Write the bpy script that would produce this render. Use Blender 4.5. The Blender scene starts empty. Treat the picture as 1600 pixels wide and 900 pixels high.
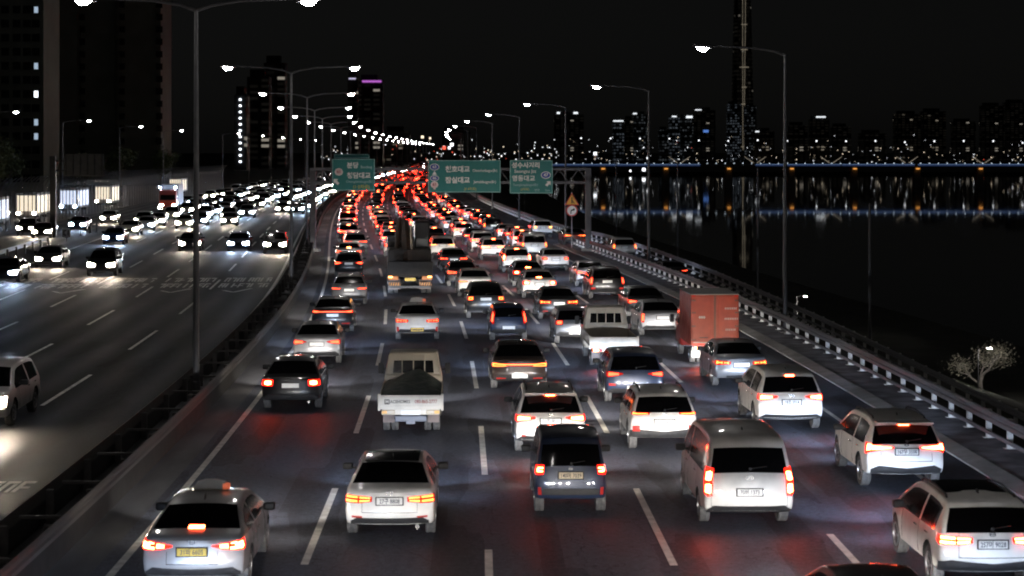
import bpy, bmesh, math, random
from mathutils import Vector, Matrix, noise
R = math.radians
random.seed(11)
sc = bpy.context.scene
COL = sc.collection

# ------------------------------------------------------------------ camera, sky, moonlight, exposure
F = 3000.0          # focal length in photograph pixels (1600 wide)
H = 7.8             # eye height above the road
HZ = 240.0          # horizon row
cam_d = bpy.data.cameras.new('camera')
cam_d.lens = F / 1600 * 36.0
cam_d.sensor_width = 36.0
cam_d.shift_y = -(450.0 - HZ) / 1600.0
cam_d.clip_start = 0.5
cam_d.clip_end = 12000
cam_d.dof.use_dof = True
cam_d.dof.focus_distance = 72.0
cam_d.dof.aperture_fstop = 1.5
cam = bpy.data.objects.new('camera', cam_d)
cam.location = (0, 0, H)
cam.rotation_euler = (R(90), 0, 0)
COL.objects.link(cam)
sc.camera = cam

world = bpy.data.worlds.new('World')
sc.world = world
world.use_nodes = True
nt = world.node_tree
bg = nt.nodes['Background']
sky = nt.nodes.new('ShaderNodeTexSky')
sky.sky_type = 'NISHITA'
sky.sun_disc = False
sky.sun_elevation = R(12)
sky.sun_rotation = R(150)
hs = nt.nodes.new('ShaderNodeHueSaturation')
hs.inputs['Saturation'].default_value = 0.12
nt.links.new(sky.outputs[0], hs.inputs['Color'])
nt.links.new(hs.outputs[0], bg.inputs[0])
bg.inputs[1].default_value = 0.00068
moon_d = bpy.data.lights.new('moonlight', 'SUN')
moon_d.energy = 0.004
moon_d.angle = R(0.5)
moon_d.color = (1, .95, .88)
moon = bpy.data.objects.new('moonlight', moon_d)
moon.rotation_euler = (R(78), 0, R(150))
COL.objects.link(moon)

sc.view_settings.view_transform = 'Standard'
sc.view_settings.look = 'None'
sc.view_settings.exposure = 0.0
sc.view_settings.gamma = 1.0
sc.view_settings.use_curve_mapping = False
sc.render.engine = 'CYCLES'
sc.cycles.use_denoising = True
sc.cycles.max_bounces = 4
sc.cycles.diffuse_bounces = 2
sc.cycles.glossy_bounces = 3
sc.cycles.sample_clamp_indirect = 4.0
sc.cycles.use_light_tree = True
sc.cycles.filter_width = 1.9
sc.cycles.caustics_reflective = False
sc.cycles.caustics_refractive = False

# ------------------------------------------------------------------ materials
MATS = {}
def mat(name, col, rough=.5, metal=0., spec=.5, emit=None, es=0., coat=0.):
    if name in MATS: return MATS[name]
    m = bpy.data.materials.new(name); m.use_nodes = True
    b = m.node_tree.nodes['Principled BSDF']
    b.inputs['Base Color'].default_value = (*col, 1)
    b.inputs['Roughness'].default_value = rough
    b.inputs['Metallic'].default_value = metal
    b.inputs['Specular IOR Level'].default_value = spec
    if coat:
        b.inputs['Coat Weight'].default_value = coat
        b.inputs['Coat Roughness'].default_value = .035
    if emit:
        b.inputs['Emission Color'].default_value = (*emit, 1)
        b.inputs['Emission Strength'].default_value = es
    MATS[name] = m
    return m
def noisy(name, c1, c2, scale, rough=.8, rough2=None, bump=0., bscale=None, detail=6, stretch=None, spec=.5, metal=0.):
    """two-tone procedural surface with noise, roughness variation and fine relief"""
    if name in MATS: return MATS[name]
    m = mat(name, c1, rough, metal, spec)
    n = m.node_tree; b = n.nodes['Principled BSDF']
    tc = n.nodes.new('ShaderNodeTexCoord'); mp = n.nodes.new('ShaderNodeMapping')
    n.links.new(tc.outputs['Object'], mp.inputs[0])
    if stretch: mp.inputs['Scale'].default_value = stretch
    nz = n.nodes.new('ShaderNodeTexNoise'); nz.inputs['Scale'].default_value = scale; nz.inputs['Detail'].default_value = detail
    n.links.new(mp.outputs[0], nz.inputs['Vector'])
    cr = n.nodes.new('ShaderNodeValToRGB')
    cr.color_ramp.elements[0].position = .35; cr.color_ramp.elements[1].position = .68
    cr.color_ramp.elements[0].color = (*c1, 1); cr.color_ramp.elements[1].color = (*c2, 1)
    n.links.new(nz.outputs[0], cr.inputs[0]); n.links.new(cr.outputs[0], b.inputs['Base Color'])
    if rough2 is not None:
        mr = n.nodes.new('ShaderNodeMapRange')
        mr.inputs['From Min'].default_value = .35; mr.inputs['From Max'].default_value = .65
        mr.inputs['To Min'].default_value = rough; mr.inputs['To Max'].default_value = rough2
        n.links.new(nz.outputs[0], mr.inputs[0]); n.links.new(mr.outputs[0], b.inputs['Roughness'])
    if bump:
        n2 = n.nodes.new('ShaderNodeTexNoise'); n2.inputs['Scale'].default_value = bscale or scale * 8; n2.inputs['Detail'].default_value = 3
        n.links.new(tc.outputs['Object'], n2.inputs['Vector'])
        bp = n.nodes.new('ShaderNodeBump'); bp.inputs['Strength'].default_value = bump; bp.inputs['Distance'].default_value = .02
        n.links.new(n2.outputs[0], bp.inputs['Height']); n.links.new(bp.outputs[0], b.inputs['Normal'])
    return m
def paint(name, col, metal=.0, rough=.32):
    m = mat('paint_' + name, col, rough, metal, .5, coat=.8)
    n = m.node_tree; b = n.nodes['Principled BSDF']
    if not n.nodes.get('dirt'):
        tc = n.nodes.new('ShaderNodeTexCoord')
        nz = n.nodes.new('ShaderNodeTexNoise'); nz.name = 'dirt'; nz.inputs['Scale'].default_value = 2.2; nz.inputs['Detail'].default_value = 7
        n.links.new(tc.outputs['Object'], nz.inputs['Vector'])
        mx = n.nodes.new('ShaderNodeMixRGB'); mx.inputs[1].default_value = (*col, 1)
        mx.inputs[2].default_value = (*[c * .72 + .012 for c in col], 1)
        cr = n.nodes.new('ShaderNodeValToRGB'); cr.color_ramp.elements[0].position = .45; cr.color_ramp.elements[1].position = .75
        n.links.new(nz.outputs[0], cr.inputs[0]); n.links.new(cr.outputs[0], mx.inputs[0]); n.links.new(mx.outputs[0], b.inputs['Base Color'])
        mr = n.nodes.new('ShaderNodeMapRange'); mr.inputs['To Min'].default_value = rough - .08; mr.inputs['To Max'].default_value = rough + .16
        n.links.new(nz.outputs[0], mr.inputs[0]); n.links.new(mr.outputs[0], b.inputs['Roughness'])
    return m
PAINT = {
    'white': paint('white', (.76, .75, .72)), 'silver': paint('silver', (.42, .42, .43), .35),
    'grey': paint('grey', (.16, .165, .175), .3), 'black': paint('black', (.008, .008, .009)),
    'navy': paint('navy', (.022, .034, .07), .15), 'brown': paint('brown', (.045, .03, .025), .2),
    'red': paint('red', (.42, .03, .018)), 'blue': paint('blue', (.03, .07, .2)), 'pearl': paint('pearl', (.60, .59, .57)),
    'dark': paint('dark', (.022, .022, .025), .2), 'cream': paint('cream', (.62, .56, .46)), 'orange': paint('orange', (.5, .12, .03)),
}
GLASS = mat('car_glass', (.003, .003, .0035), .10, 0, .5)
TRIM = noisy('black_plastic', (.014, .014, .015), (.03, .03, .032), 9, .5, .7)
TYRE = noisy('tyre_rubber', (.045, .045, .047), (.09, .088, .085), 14, .85)
RIM = mat('alloy_rim', (.35, .35, .36), .35, .8)
UNDER = mat('underbody', (.01, .01, .01), .9)
CHROME = mat('chrome', (.6, .6, .6), .15, 1.)
HOUSE_LIT = mat('lamp_red_plastic_lit', (.30, .006, .004), .2, 0, .6, (1, .014, .005), 4.5)
HOUSE = mat('lamp_red_plastic', (.30, .006, .004), .2, 0, .6, (1, .03, .01), .30)
CLEAR = mat('lamp_clear_plastic', (.5, .42, .30), .25)
REFL = mat('red_reflector', (.35, .02, .015), .3, emit=(1, .05, .03), es=.10)
BRAKE = mat('brake_glow', (.3, .02, .01), .4, emit=(1, .07, .02), es=90)
BRAKEF = mat('far_brake_glow', (.3, .02, .01), .4, emit=(1, .016, .006), es=130)
RUN = mat('running_glow', (.3, .05, .01), .4, emit=(1, .16, .03), es=7.5)
RUNR = mat('running_red_glow', (.3, .02, .01), .4, emit=(1, .07, .025), es=7)
AMBER = mat('indicator_glow', (.3, .1, .01), .4, emit=(1, .42, .09), es=9)
HEADW = mat('headlamp_warm_glow', (.5, .5, .5), .3, emit=(1, .82, .62), es=380)
HEADB = mat('headlamp_cool_glow', (.5, .5, .5), .3, emit=(.55, .72, 1), es=440)
HEADWO = mat('headlamp_warm_glow_outbound', (.5, .5, .5), .3, emit=(1, .88, .72), es=90)
HEADBO = mat('headlamp_cool_glow_outbound', (.5, .5, .5), .3, emit=(.70, .80, 1), es=90)
PLATE_W = mat('plate_white', (.72, .72, .70), .4)
PLATE_Y = mat('plate_yellow', (.75, .50, .03), .4)
PLATE_LW = mat('plate_lit', (.72, .72, .70), .4, emit=(1, .95, .85), es=.18)
INK = mat('plate_ink', (.03, .035, .06), .6)
LAMPGLOW = mat('street_lamp_glow', (.5, .5, .5), .4, emit=(1, .94, .90), es=280)
LAMPGLOWF = mat('far_lamp_glow', (.5, .5, .5), .4, emit=(1, .94, .90), es=120)
STEEL = noisy('galvanised_steel', (.20, .20, .21), (.30, .30, .31), 6, .45, .65, metal=.4)
STEELD = noisy('weathered_steel', (.09, .085, .085), (.16, .15, .145), 5, .55, .8, metal=.2)
WHITEPOST = noisy('white_post_paint', (.72, .72, .70), (.60, .59, .57), 8, .6)
CONC = noisy('concrete', (.20, .195, .185), (.30, .29, .28), 1.6, .85, bump=.2, bscale=30)

# ------------------------------------------------------------------ mesh helpers
class MB:
    def __init__(s): s.v = []; s.f = []
    def face(s, pts):
        n = len(s.v); s.v += [tuple(p) for p in pts]; s.f.append(tuple(range(n, n + len(pts)))); return s
    def box(s, x0, x1, y0, y1, z0, z1):
        n = len(s.v)
        s.v += [(x0, y0, z0), (x1, y0, z0), (x1, y1, z0), (x0, y1, z0), (x0, y0, z1), (x1, y0, z1), (x1, y1, z1), (x0, y1, z1)]
        for q in ((3, 2, 1, 0), (4, 5, 6, 7), (0, 1, 5, 4), (1, 2, 6, 5), (2, 3, 7, 6), (3, 0, 4, 7)): s.f.append(tuple(n + i for i in q))
        return s
    def bbox(s, x0, x1, y0, y1, z0, z1, b=.03, seg=2):
        bm = bmesh.new(); bmesh.ops.create_cube(bm, size=1)
        for v in bm.verts: v.co = Vector(((x0 + x1) / 2 + v.co.x * (x1 - x0), (y0 + y1) / 2 + v.co.y * (y1 - y0), (z0 + z1) / 2 + v.co.z * (z1 - z0)))
        bmesh.ops.bevel(bm, geom=bm.edges[:], offset=b, segments=seg, affect='EDGES', profile=.6)
        s.addbm(bm); return s
    def addbm(s, bm, M=None):
        n = len(s.v); bm.verts.index_update()
        s.v += [tuple(M @ v.co if M else v.co) for v in bm.verts]
        s.f += [tuple(n + v.index for v in f.verts) for f in bm.faces]
        bm.free()
    def tube(s, pts, rad, k=8, caps=True):
        """tube along pts; rad a number or one per point"""
        n = len(s.v); P = [Vector(p) for p in pts]
        rr = rad if isinstance(rad, (list, tuple)) else [rad] * len(P)
        up = Vector((0, 0, 1))
        for i, p in enumerate(P):
            t = (P[min(i + 1, len(P) - 1)] - P[max(i - 1, 0)]).normalized()
            a = t.cross(up)
            if a.length < .05: a = t.cross(Vector((1, 0, 0)))
            a.normalize(); b = t.cross(a)
            for j in range(k):
                w = 2 * math.pi * j / k
                s.v.append(tuple(p + (a * math.cos(w) + b * math.sin(w)) * rr[i]))
        for i in range(len(P) - 1):
            for j in range(k):
                s.f.append((n + i * k + j, n + i * k + (j + 1) % k, n + (i + 1) * k + (j + 1) % k, n + (i + 1) * k + j))
        if caps:
            s.f.append(tuple(n + j for j in range(k))[::-1]); s.f.append(tuple(n + (len(P) - 1) * k + j for j in range(k)))
        return s
    def prism(s, poly, y0, y1):
        """polygon in x,z extruded along y"""
        n = len(s.v); k = len(poly)
        s.v += [(x, y0, z) for x, z in poly] + [(x, y1, z) for x, z in poly]
        s.f.append(tuple(n + i for i in range(k))); s.f.append(tuple(n + k + i for i in range(k))[::-1])
        for i in range(k): s.f.append((n + i, n + k + i, n + k + (i + 1) % k, n + (i + 1) % k))
        return s
    uv = None
    def grid(s, rows, close=False):
        n = len(s.v); m = len(rows[0])
        for r in rows: s.v += [tuple(p) for p in r]
        for i in range(len(rows) - 1):
            for j in range(m - 1 + (1 if close else 0)):
                s.f.append((n + i * m + j, n + i * m + (j + 1) % m, n + (i + 1) * m + (j + 1) % m, n + (i + 1) * m + j))
        return s
    def mesh(s, name, m=None, smooth=35, merge=0):
        me = bpy.data.meshes.new(name)
        me.from_pydata(s.v, [], s.f)
        if s.uv and len(s.uv) == len(s.v):
            ul = me.uv_layers.new(name='lane')
            for l in me.loops: ul.data[l.index].uv = s.uv[l.vertex_index]
        if merge:
            bm = bmesh.new(); bm.from_mesh(me); bmesh.ops.remove_doubles(bm, verts=bm.verts[:], dist=merge)
            bmesh.ops.dissolve_degenerate(bm, edges=bm.edges[:], dist=merge)
            bmesh.ops.recalc_face_normals(bm, faces=bm.faces[:])
            bm.to_mesh(me); bm.free()
        if smooth:
            me.polygons.foreach_set('use_smooth', [True] * len(me.polygons))
            me.set_sharp_from_angle(angle=R(smooth))
        for mm in (m if isinstance(m, list) else [m]):
            if mm: me.materials.append(mm)
        me.update(); return me
    def build(s, name, m, parent=None, smooth=0, merge=0):
        return link(name, s.mesh(name, m, smooth, merge), parent)
def link(name, me, parent=None, loc=None, m=None):
    o = bpy.data.objects.new(name, me); COL.objects.link(o)
    if parent: o.parent = parent
    if loc: o.location = loc
    if m is not None:
        if not o.material_slots: me.materials.append(m)
        o.material_slots[0].link = 'OBJECT'; o.material_slots[0].material = m
    return o
def empty(name, loc=(0, 0, 0), rz=0):
    o = bpy.data.objects.new(name, None); COL.objects.link(o); o.location = loc; o.rotation_euler = (0, 0, rz); o.empty_display_size = .2
    return o
def tag(o, label=None, cat=None, group=None, kind=None):
    if label: o['label'] = label
    if cat: o['category'] = cat
    if group: o['group'] = group
    if kind: o['kind'] = kind
    return o
_tc = {}
def text_mesh(body, size=1., bold=0., m=None, align='CENTER', depth=.004, xs=1.):
    key = (body, size, bold, m.name, align, depth, xs)
    if key in _tc: return _tc[key]
    c = bpy.data.curves.new('lettering', 'FONT'); c.body = body; c.size = size; c.align_x = align; c.align_y = 'CENTER'
    c.offset = bold * size; c.resolution_u = 2; c.extrude = depth / 2
    o = bpy.data.objects.new('tmp', c); COL.objects.link(o)
    bpy.context.view_layer.update()
    me = bpy.data.meshes.new_from_object(o.evaluated_get(bpy.context.evaluated_depsgraph_get()))
    bpy.data.objects.remove(o); me.materials.clear(); me.materials.append(m); me.name = 'lettering'
    if xs != 1: me.transform(Matrix.Diagonal((xs, 1, 1, 1)))
    _tc[key] = me; return me
def text(name, body, size, m, parent, loc, bold=0., align='CENTER', rot=(R(90), 0, 0), depth=.004, xs=1.):
    o = link(name, text_mesh(body, size, bold, m, align, depth, xs), parent, loc); o.rotation_euler = rot; return o
def lerp(a, b, t): return a + (b - a) * t
def interp(x, tab):
    if x <= tab[0][0]: return tab[0][1]
    for (a, b), (c, d) in zip(tab, tab[1:]):
        if x <= c: return b + (d - b) * (x - a) / max(c - a, 1e-9)
    return tab[-1][1]
ORD = ['', 'first', 'second', 'third', 'fourth', 'fifth', 'sixth', 'seventh', 'eighth', 'ninth', 'tenth', 'eleventh', 'twelfth', 'thirteenth',
       'fourteenth', 'fifteenth', 'sixteenth', 'seventeenth', 'eighteenth', 'nineteenth', 'twentieth']
TENS = {2: 'twenty', 3: 'thirty', 4: 'forty', 5: 'fifty'}
def nth(n):
    if n <= 20: return ORD[n]
    return TENS[n // 10] + ('-' + ORD[n % 10] if n % 10 else 'th').replace('tyth', 'tieth')

# ------------------------------------------------------------------ the road's course
SLOPE = [(0, -.004), (30, -.015), (60, -.033), (80, -.05), (110, -.078), (145, -.094), (200, -.088), (260, -.075), (334, -.055), (450, -.033), (600, -.02), (1000, -.01), (1500, 0), (4000, 0)]
def slope(y): return interp(y, SLOPE)
_X = {36: -3.93}
x = -3.93
for y in range(37, 2401): x += slope(y - .5); _X[y] = x
x = -3.93
for y in range(35, -61, -1): x -= slope(y + .5); _X[y] = x
def X1(y):
    a = math.floor(y); a = max(-60, min(2399, a)); return _X[a] + (_X[a + 1] - _X[a]) * (y - a)
def P(off, y, z=0.):
    """point at lateral offset from the first lane line, at distance y"""
    s = slope(y); n = math.hypot(1, s); return Vector((X1(y) + off / n, y - off * s / n, z))
def heading(y): return -math.atan(slope(y))
def gpt(px, py, z=0.):
    s = (py - HZ) / (H - z); return (px - 800) / s, F / s
def ys(y0, y1, step0=3., grow=.02):
    out = [y0]; y = y0
    while y < y1:
        y = min(y1, y + step0 + max(0, y) * grow); out.append(y)
    return out
def ribbon(mb, offa, offb, y0, y1, z=0., zb=None, step=3., grow=.02):
    """flat strip between two lateral offsets (numbers or tables over distance)"""
    fa = (lambda y: interp(y, offa)) if isinstance(offa, list) else (lambda y: offa)
    fb = (lambda y: interp(y, offb)) if isinstance(offb, list) else (lambda y: offb)
    fz = (lambda y: interp(y, z)) if isinstance(z, list) else (lambda y: z)
    fz2 = fz if zb is None else ((lambda y: interp(y, zb)) if isinstance(zb, list) else (lambda y: zb))
    Y = ys(y0, y1, step, grow)
    mb.grid([[P(fa(y), y, fz(y)), P(fb(y), y, fz2(y))] for y in Y]); mb.uv = [q for y in Y for q in ((fa(y), y), (fb(y), y))]; return mb
def sweep(mb, prof, off, y0, y1, zoff=None, step=3., grow=.02, close=True):
    """profile (dx,z) swept along the road"""
    fo = (lambda y: interp(y, off)) if isinstance(off, list) else (lambda y: off)
    fz = (lambda y: interp(y, zoff)) if isinstance(zoff, list) else (lambda y: zoff or 0.)
    rows = [[P(fo(y) + dx, y, fz(y) + z) for dx, z in prof] for y in ys(y0, y1, step, grow)]
    mb.grid(rows, close=close)
    if close: mb.face(rows[0][::-1]); mb.face(rows[-1])
    return mb

# ------------------------------------------------------------------ ground, roads, markings
def asphalt(name, base, r1, r2, phase, spec=.25):
    """worn asphalt: tyre-polished tracks along each lane, repair patches, cracks, oil and coarse grain"""
    m = mat(name, base, r1, 0, spec); n = m.node_tree; b = n.nodes['Principled BSDF']; L_ = n.links.new
    uv = n.nodes.new('ShaderNodeUVMap'); uv.uv_map = 'lane'; sp = n.nodes.new('ShaderNodeSeparateXYZ'); L_(uv.outputs[0], sp.inputs[0])
    tc = n.nodes.new('ShaderNodeTexCoord')
    def mth(op, a, b_=None, c_=None):
        q = n.nodes.new('ShaderNodeMath'); q.operation = op
        for i, v in enumerate((a, b_, c_)):
            if v is None: continue
            if isinstance(v, (int, float)): q.inputs[i].default_value = v
            else: L_(v, q.inputs[i])
        return q.outputs[0]
    def nz(scale, detail, st=None, src=tc.outputs['Object'], rough=.6):
        mp = n.nodes.new('ShaderNodeMapping'); L_(src, mp.inputs[0])
        if st: mp.inputs['Scale'].default_value = st
        q = n.nodes.new('ShaderNodeTexNoise'); q.inputs['Scale'].default_value = scale; q.inputs['Detail'].default_value = detail; q.inputs['Roughness'].default_value = rough
        L_(mp.outputs[0], q.inputs['Vector']); return q.outputs[0]
    u = mth('ADD', sp.outputs[0], phase)
    track = mth('POWER', mth('ABSOLUTE', mth('SINE', mth('MULTIPLY', u, math.pi / 1.75))), 1.6)   # two wheel paths in each 3.5 m lane
    streak = nz(1., 5, (1.6, .035, 1), uv.outputs[0]); blot = nz(.22, 6, (1, .35, 1)); grain = nz(26., 4); fine = nz(7., 5, None, tc.outputs['Object'], .75)
    vo = n.nodes.new('ShaderNodeTexVoronoi'); vo.feature = 'DISTANCE_TO_EDGE'; mp = n.nodes.new('ShaderNodeMapping'); mp.inputs['Scale'].default_value = (.16, .05, 1); L_(uv.outputs[0], mp.inputs[0])
    wob = n.nodes.new('ShaderNodeMixRGB'); wob.blend_type = 'ADD'; wob.inputs[0].default_value = .12; L_(mp.outputs[0], wob.inputs[1]); q = n.nodes.new('ShaderNodeTexNoise'); q.inputs['Scale'].default_value = 1.3; q.inputs['Detail'].default_value = 8; L_(tc.outputs['Object'], q.inputs['Vector']); L_(q.outputs['Color'], wob.inputs[2]); L_(wob.outputs[0], vo.inputs['Vector'])
    crack = mth('LESS_THAN', vo.outputs['Distance'], .004)
    br = n.nodes.new('ShaderNodeTexVoronoi'); br.feature = 'F1'; br.distance = 'CHEBYCHEV'; mp2 = n.nodes.new('ShaderNodeMapping'); mp2.inputs['Scale'].default_value = (.285, .035, 1); L_(uv.outputs[0], mp2.inputs[0]); L_(mp2.outputs[0], br.inputs['Vector'])
    patch = mth('LESS_THAN', n_sep(n, br.outputs['Color']), .22)
    k = mth('ADD', .62, mth('MULTIPLY', streak, .42)); k = mth('ADD', k, mth('MULTIPLY', mth('SUBTRACT', blot, .5), .9)); k = mth('SUBTRACT', k, mth('MULTIPLY', track, .20))
    k = mth('ADD', k, mth('MULTIPLY', mth('SUBTRACT', grain, .5), 1.5)); k = mth('ADD', k, mth('MULTIPLY', mth('SUBTRACT', fine, .5), 1.7))
    k = mth('SUBTRACT', k, mth('MULTIPLY', patch, .30)); k = mth('MULTIPLY', k, mth('SUBTRACT', 1, mth('MULTIPLY', crack, .7))); k = mth('MAXIMUM', k, .18)
    mx = n.nodes.new('ShaderNodeMixRGB'); mx.blend_type = 'MULTIPLY'; mx.inputs[0].default_value = 1; mx.inputs[1].default_value = (*[c * 1.25 for c in base], 1); L_(k, mx.inputs[2]); L_(mx.outputs[0], b.inputs['Base Color'])
    rg = mth('ADD', r2, mth('MULTIPLY', track, r1 - r2)); rg = mth('ADD', rg, mth('MULTIPLY', mth('SUBTRACT', blot, .5), .35)); L_(rg, b.inputs['Roughness'])
    bp = n.nodes.new('ShaderNodeBump'); bp.inputs['Strength'].default_value = .45; bp.inputs['Distance'].default_value = .012; L_(mth('ADD', grain, mth('MULTIPLY', crack, -2.)), bp.inputs['Height']); L_(bp.outputs[0], b.inputs['Normal'])
    return m
def n_sep(n, c):
    q = n.nodes.new('ShaderNodeSeparateColor'); n.links.new(c, q.inputs[0]); return q.outputs[0]
ASPH = asphalt('asphalt', (.066, .073, .097), .60, .78, 0.)
ASPHL = asphalt('asphalt_old', (.022, .023, .027), .58, .80, 10., .14)
DIRT = noisy('verge_soil', (.022, .020, .017), (.05, .047, .04), .8, .95, bump=.5, bscale=12)
LINE = noisy('road_paint', (.62, .61, .58), (.40, .39, .37), 3.2, .6, bump=.1)
LINEOLD = noisy('worn_road_paint', (.70, .69, .66), (.38, .38, .37), 2.2, .6, bump=.1)

g = MB(); ribbon(g, -2500, 19.2, -20, 2400, -.06, step=30, grow=.03)
tag(g.build('ground', DIRT), kind='structure')
g = MB(); ribbon(g, [(0, -7.0), (2000, -7.0)], [(0, 15.6), (160, 15.6), (178, 18.6), (2400, 18.6)], -15, 2000, 0.)
road = tag(g.build('road', ASPH), kind='structure')
g = MB(); ribbon(g, [(0, -25.2), (150, -25.2), (180, -34), (420, -31), (520, -25.2), (2400, -25.2)], -6.2, -15, 2000, .004)
road_l = tag(g.build('oncoming_road', ASPHL), kind='structure')
g = MB(); ribbon(g, [(0, -37), (420, -33)], [(0, -27.6), (150, -28), (178, -33.8), (420, -30.9)], 60, 420, -.004)
tag(g.build('side_road', ASPHL), kind='structure')
RZ = [(0, -4.6), (60, -4.2), (90, -3.1), (110, -2.2), (135, -1.2), (149, -.5), (165, -.02), (180, .004)]
RO = [(0, 24.6), (60, 24), (90, 22.8), (110, 22), (135, 20.8), (149, 19.3), (165, 17.6), (180, 16.4)]
g = MB(); ribbon(g, [(y, o - 2.6) for y, o in RO], [(y, o + 2.6) for y, o in RO], 10, 182, RZ, step=2)
ramp = tag(g.build('ramp_road', ASPH), kind='structure')
g = MB(); ribbon(g, 17.6, [(y, o - 2.55) for y, o in RO[:5]] + [(150, 17.7)], 10, 149, -.02, [(y, z - .02) for y, z in RZ], step=3)
tag(g.build('ramp_bank', DIRT), kind='structure')
g = MB(); ribbon(g, [(0, 27.4), (60, 26.7), (90, 25.5), (110, 24.7), (135, 23.5), (149, 22.0), (165, 20.4), (180, 19.1), (2400, 19.1)],
                 [(0, 37), (300, 36), (2400, 34)], 5, 1400, [(y, z - .05) for y, z in RZ] + [(200, -.06), (1400, -.06)], -6.6, step=5)
tag(g.build('river_bank', noisy('bank_grass', (.016, .02, .012), (.035, .04, .022), .9, .95, bump=.8, bscale=5)), kind='structure')
g = MB(); ribbon(g, 36, 48, 5, 1400, -6.62, step=20)
tag(g.build('riverside_path', noisy('park_ground', (.03, .034, .025), (.055, .055, .045), .5, .95)), kind='structure')
# concrete gutter and kerb beside the right shoulder
g = MB(); sweep(g, [(-.45, 0.), (-.45, .05), (.05, .12), (.05, 0.)], 16.05, -5, 163, step=2)
tag(g.build('gutter_kerb', CONC), kind='structure')
g = MB(); ribbon(g, 16.1, 17.6, -5, 163, .08, step=2)
tag(g.build('verge', noisy('dusty_verge', (.10, .10, .115), (.26, .26, .29), 1.2, .95, bump=.5, bscale=14)), kind='structure')
# central reserve between the carriageways
g = MB(); ribbon(g, -6.2, -3.9, -15, 1600, .006, step=2)
tag(g.build('central_reserve', noisy('reserve_surface', (.030, .030, .032), (.22, .22, .24), .3, .9, bump=.3, bscale=20, stretch=(1, .25, 1))), kind='structure')

def dash(off, y, ln, w=.15, z=.010):
    g = MB(); a = P(off - w / 2, y, z); b = P(off + w / 2, y, z); c = P(off + w / 2, y + ln, z); d = P(off - w / 2, y + ln, z)
    return g.face([a, b, c, d])
DL = 8.3; PER = 17.1
first = {0: 36.4, 3.5: 46.5 - PER, 7.0: 36.2, 10.5: 65.0 - 2 * PER}
for k, off in enumerate((0, 3.5, 7.0, 10.5)):
    y = first[off]; far = MB(); y -= 0
    while y < 700:
        if y < 215:
            dash(off, y, DL).build('lane_dash', LINE, road)
        else:
            d = dash(off, y, DL); n = len(far.v); far.v += d.v; far.f += [tuple(n + i for i in f) for f in d.f]
        y += PER
    far.build('far_lane_dashes', LINE, road)['kind'] = 'stuff'
g = MB(); ribbon(g, -3.58, -3.42, -10, 900, .010, step=2); g.build('edge_line', LINE, road)
g = MB(); ribbon(g, 13.93, 14.07, -10, 900, .010, step=2); g.build('edge_line', LINE, road)
for off, y0 in ((-10, 59.7), (-13.5, 71.0), (-17, 64.5), (-20.5, 69.0)):
    far = MB(); y = y0 - 2 * PER
    while y < 600:
        if y < 190: dash(off, y, DL, .14, .014).build('lane_dash', LINEOLD, road_l)
        else:
            d = dash(off, y, DL, .15, .014); n = len(far.v); far.v += d.v; far.f += [tuple(n + i for i in f) for f in d.f]
        y += PER
    far.build('far_lane_dashes', LINEOLD, road_l)['kind'] = 'stuff'
g = MB(); ribbon(g, -6.58, -6.42, -10, 900, .014, step=2); g.build('edge_line', LINEOLD, road_l)
g = MB(); ribbon(g, -24.6, -24.4, 90, 900, .014, step=2); g.build('edge_line', LINEOLD, road_l)
# worn road lettering and merge arrows on the oncoming lanes (strokes only, worn past reading)
rl = random.Random(5)
def strokes(off, y, w, h, name='road_lettering'):
    g = MB()
    n = max(3, int(w / .34))
    for i in range(n):
        xo = off - w / 2 + w * (i + .5) / n
        a = rl.random()
        def bar(x0, x1, ya, yb):
            g.face([P(x0, ya, .016), P(x1, ya, .016), P(x1, yb, .016), P(x0, yb, .016)])
        cw = w / n * .42
        if a < .75: bar(xo - cw, xo - cw * .3, y, y + h)
        if a > .25: bar(xo - cw, xo + cw, y + h * .8, y + h)
        if a > .45: bar(xo + cw * .4, xo + cw, y, y + h * rl.uniform(.5, 1))
        if .2 < a < .6: bar(xo - cw, xo + cw, y + h * .35, y + h * .5)
    g.build(name, LINEOLD, road_l)
for off, w in ((-8.25, 2.9), (-11.75, 3.0), (-15.25, 2.6), (-18.75, 3.0), (-22.0, 2.4)):
    strokes(off, 117.5, w, 3.6); strokes(off, 112.5, w, 3.4)
for off in (-8.25, -11.75, -17.8):
    g = MB()
    for a, b in (((-.25, 108.5), (.6, 111.5)), ((-.25, 108.5), (-.9, 110.0))):
        p, q = P(off + a[0], a[1], .016), P(off + b[0], b[1], .016)
        g.face([p + Vector((-.12, 0, 0)), p + Vector((.12, 0, 0)), q + Vector((.12, 0, 0)), q + Vector((-.12, 0, 0))])
    g.build('merge_arrow', LINEOLD, road_l)
for bx, by, w, h in ((-8.6, 41.2, 1.5, 2.4), (-8.2, 44.3, 2.2, 1.5)): strokes(bx, by, w, h)

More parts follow.
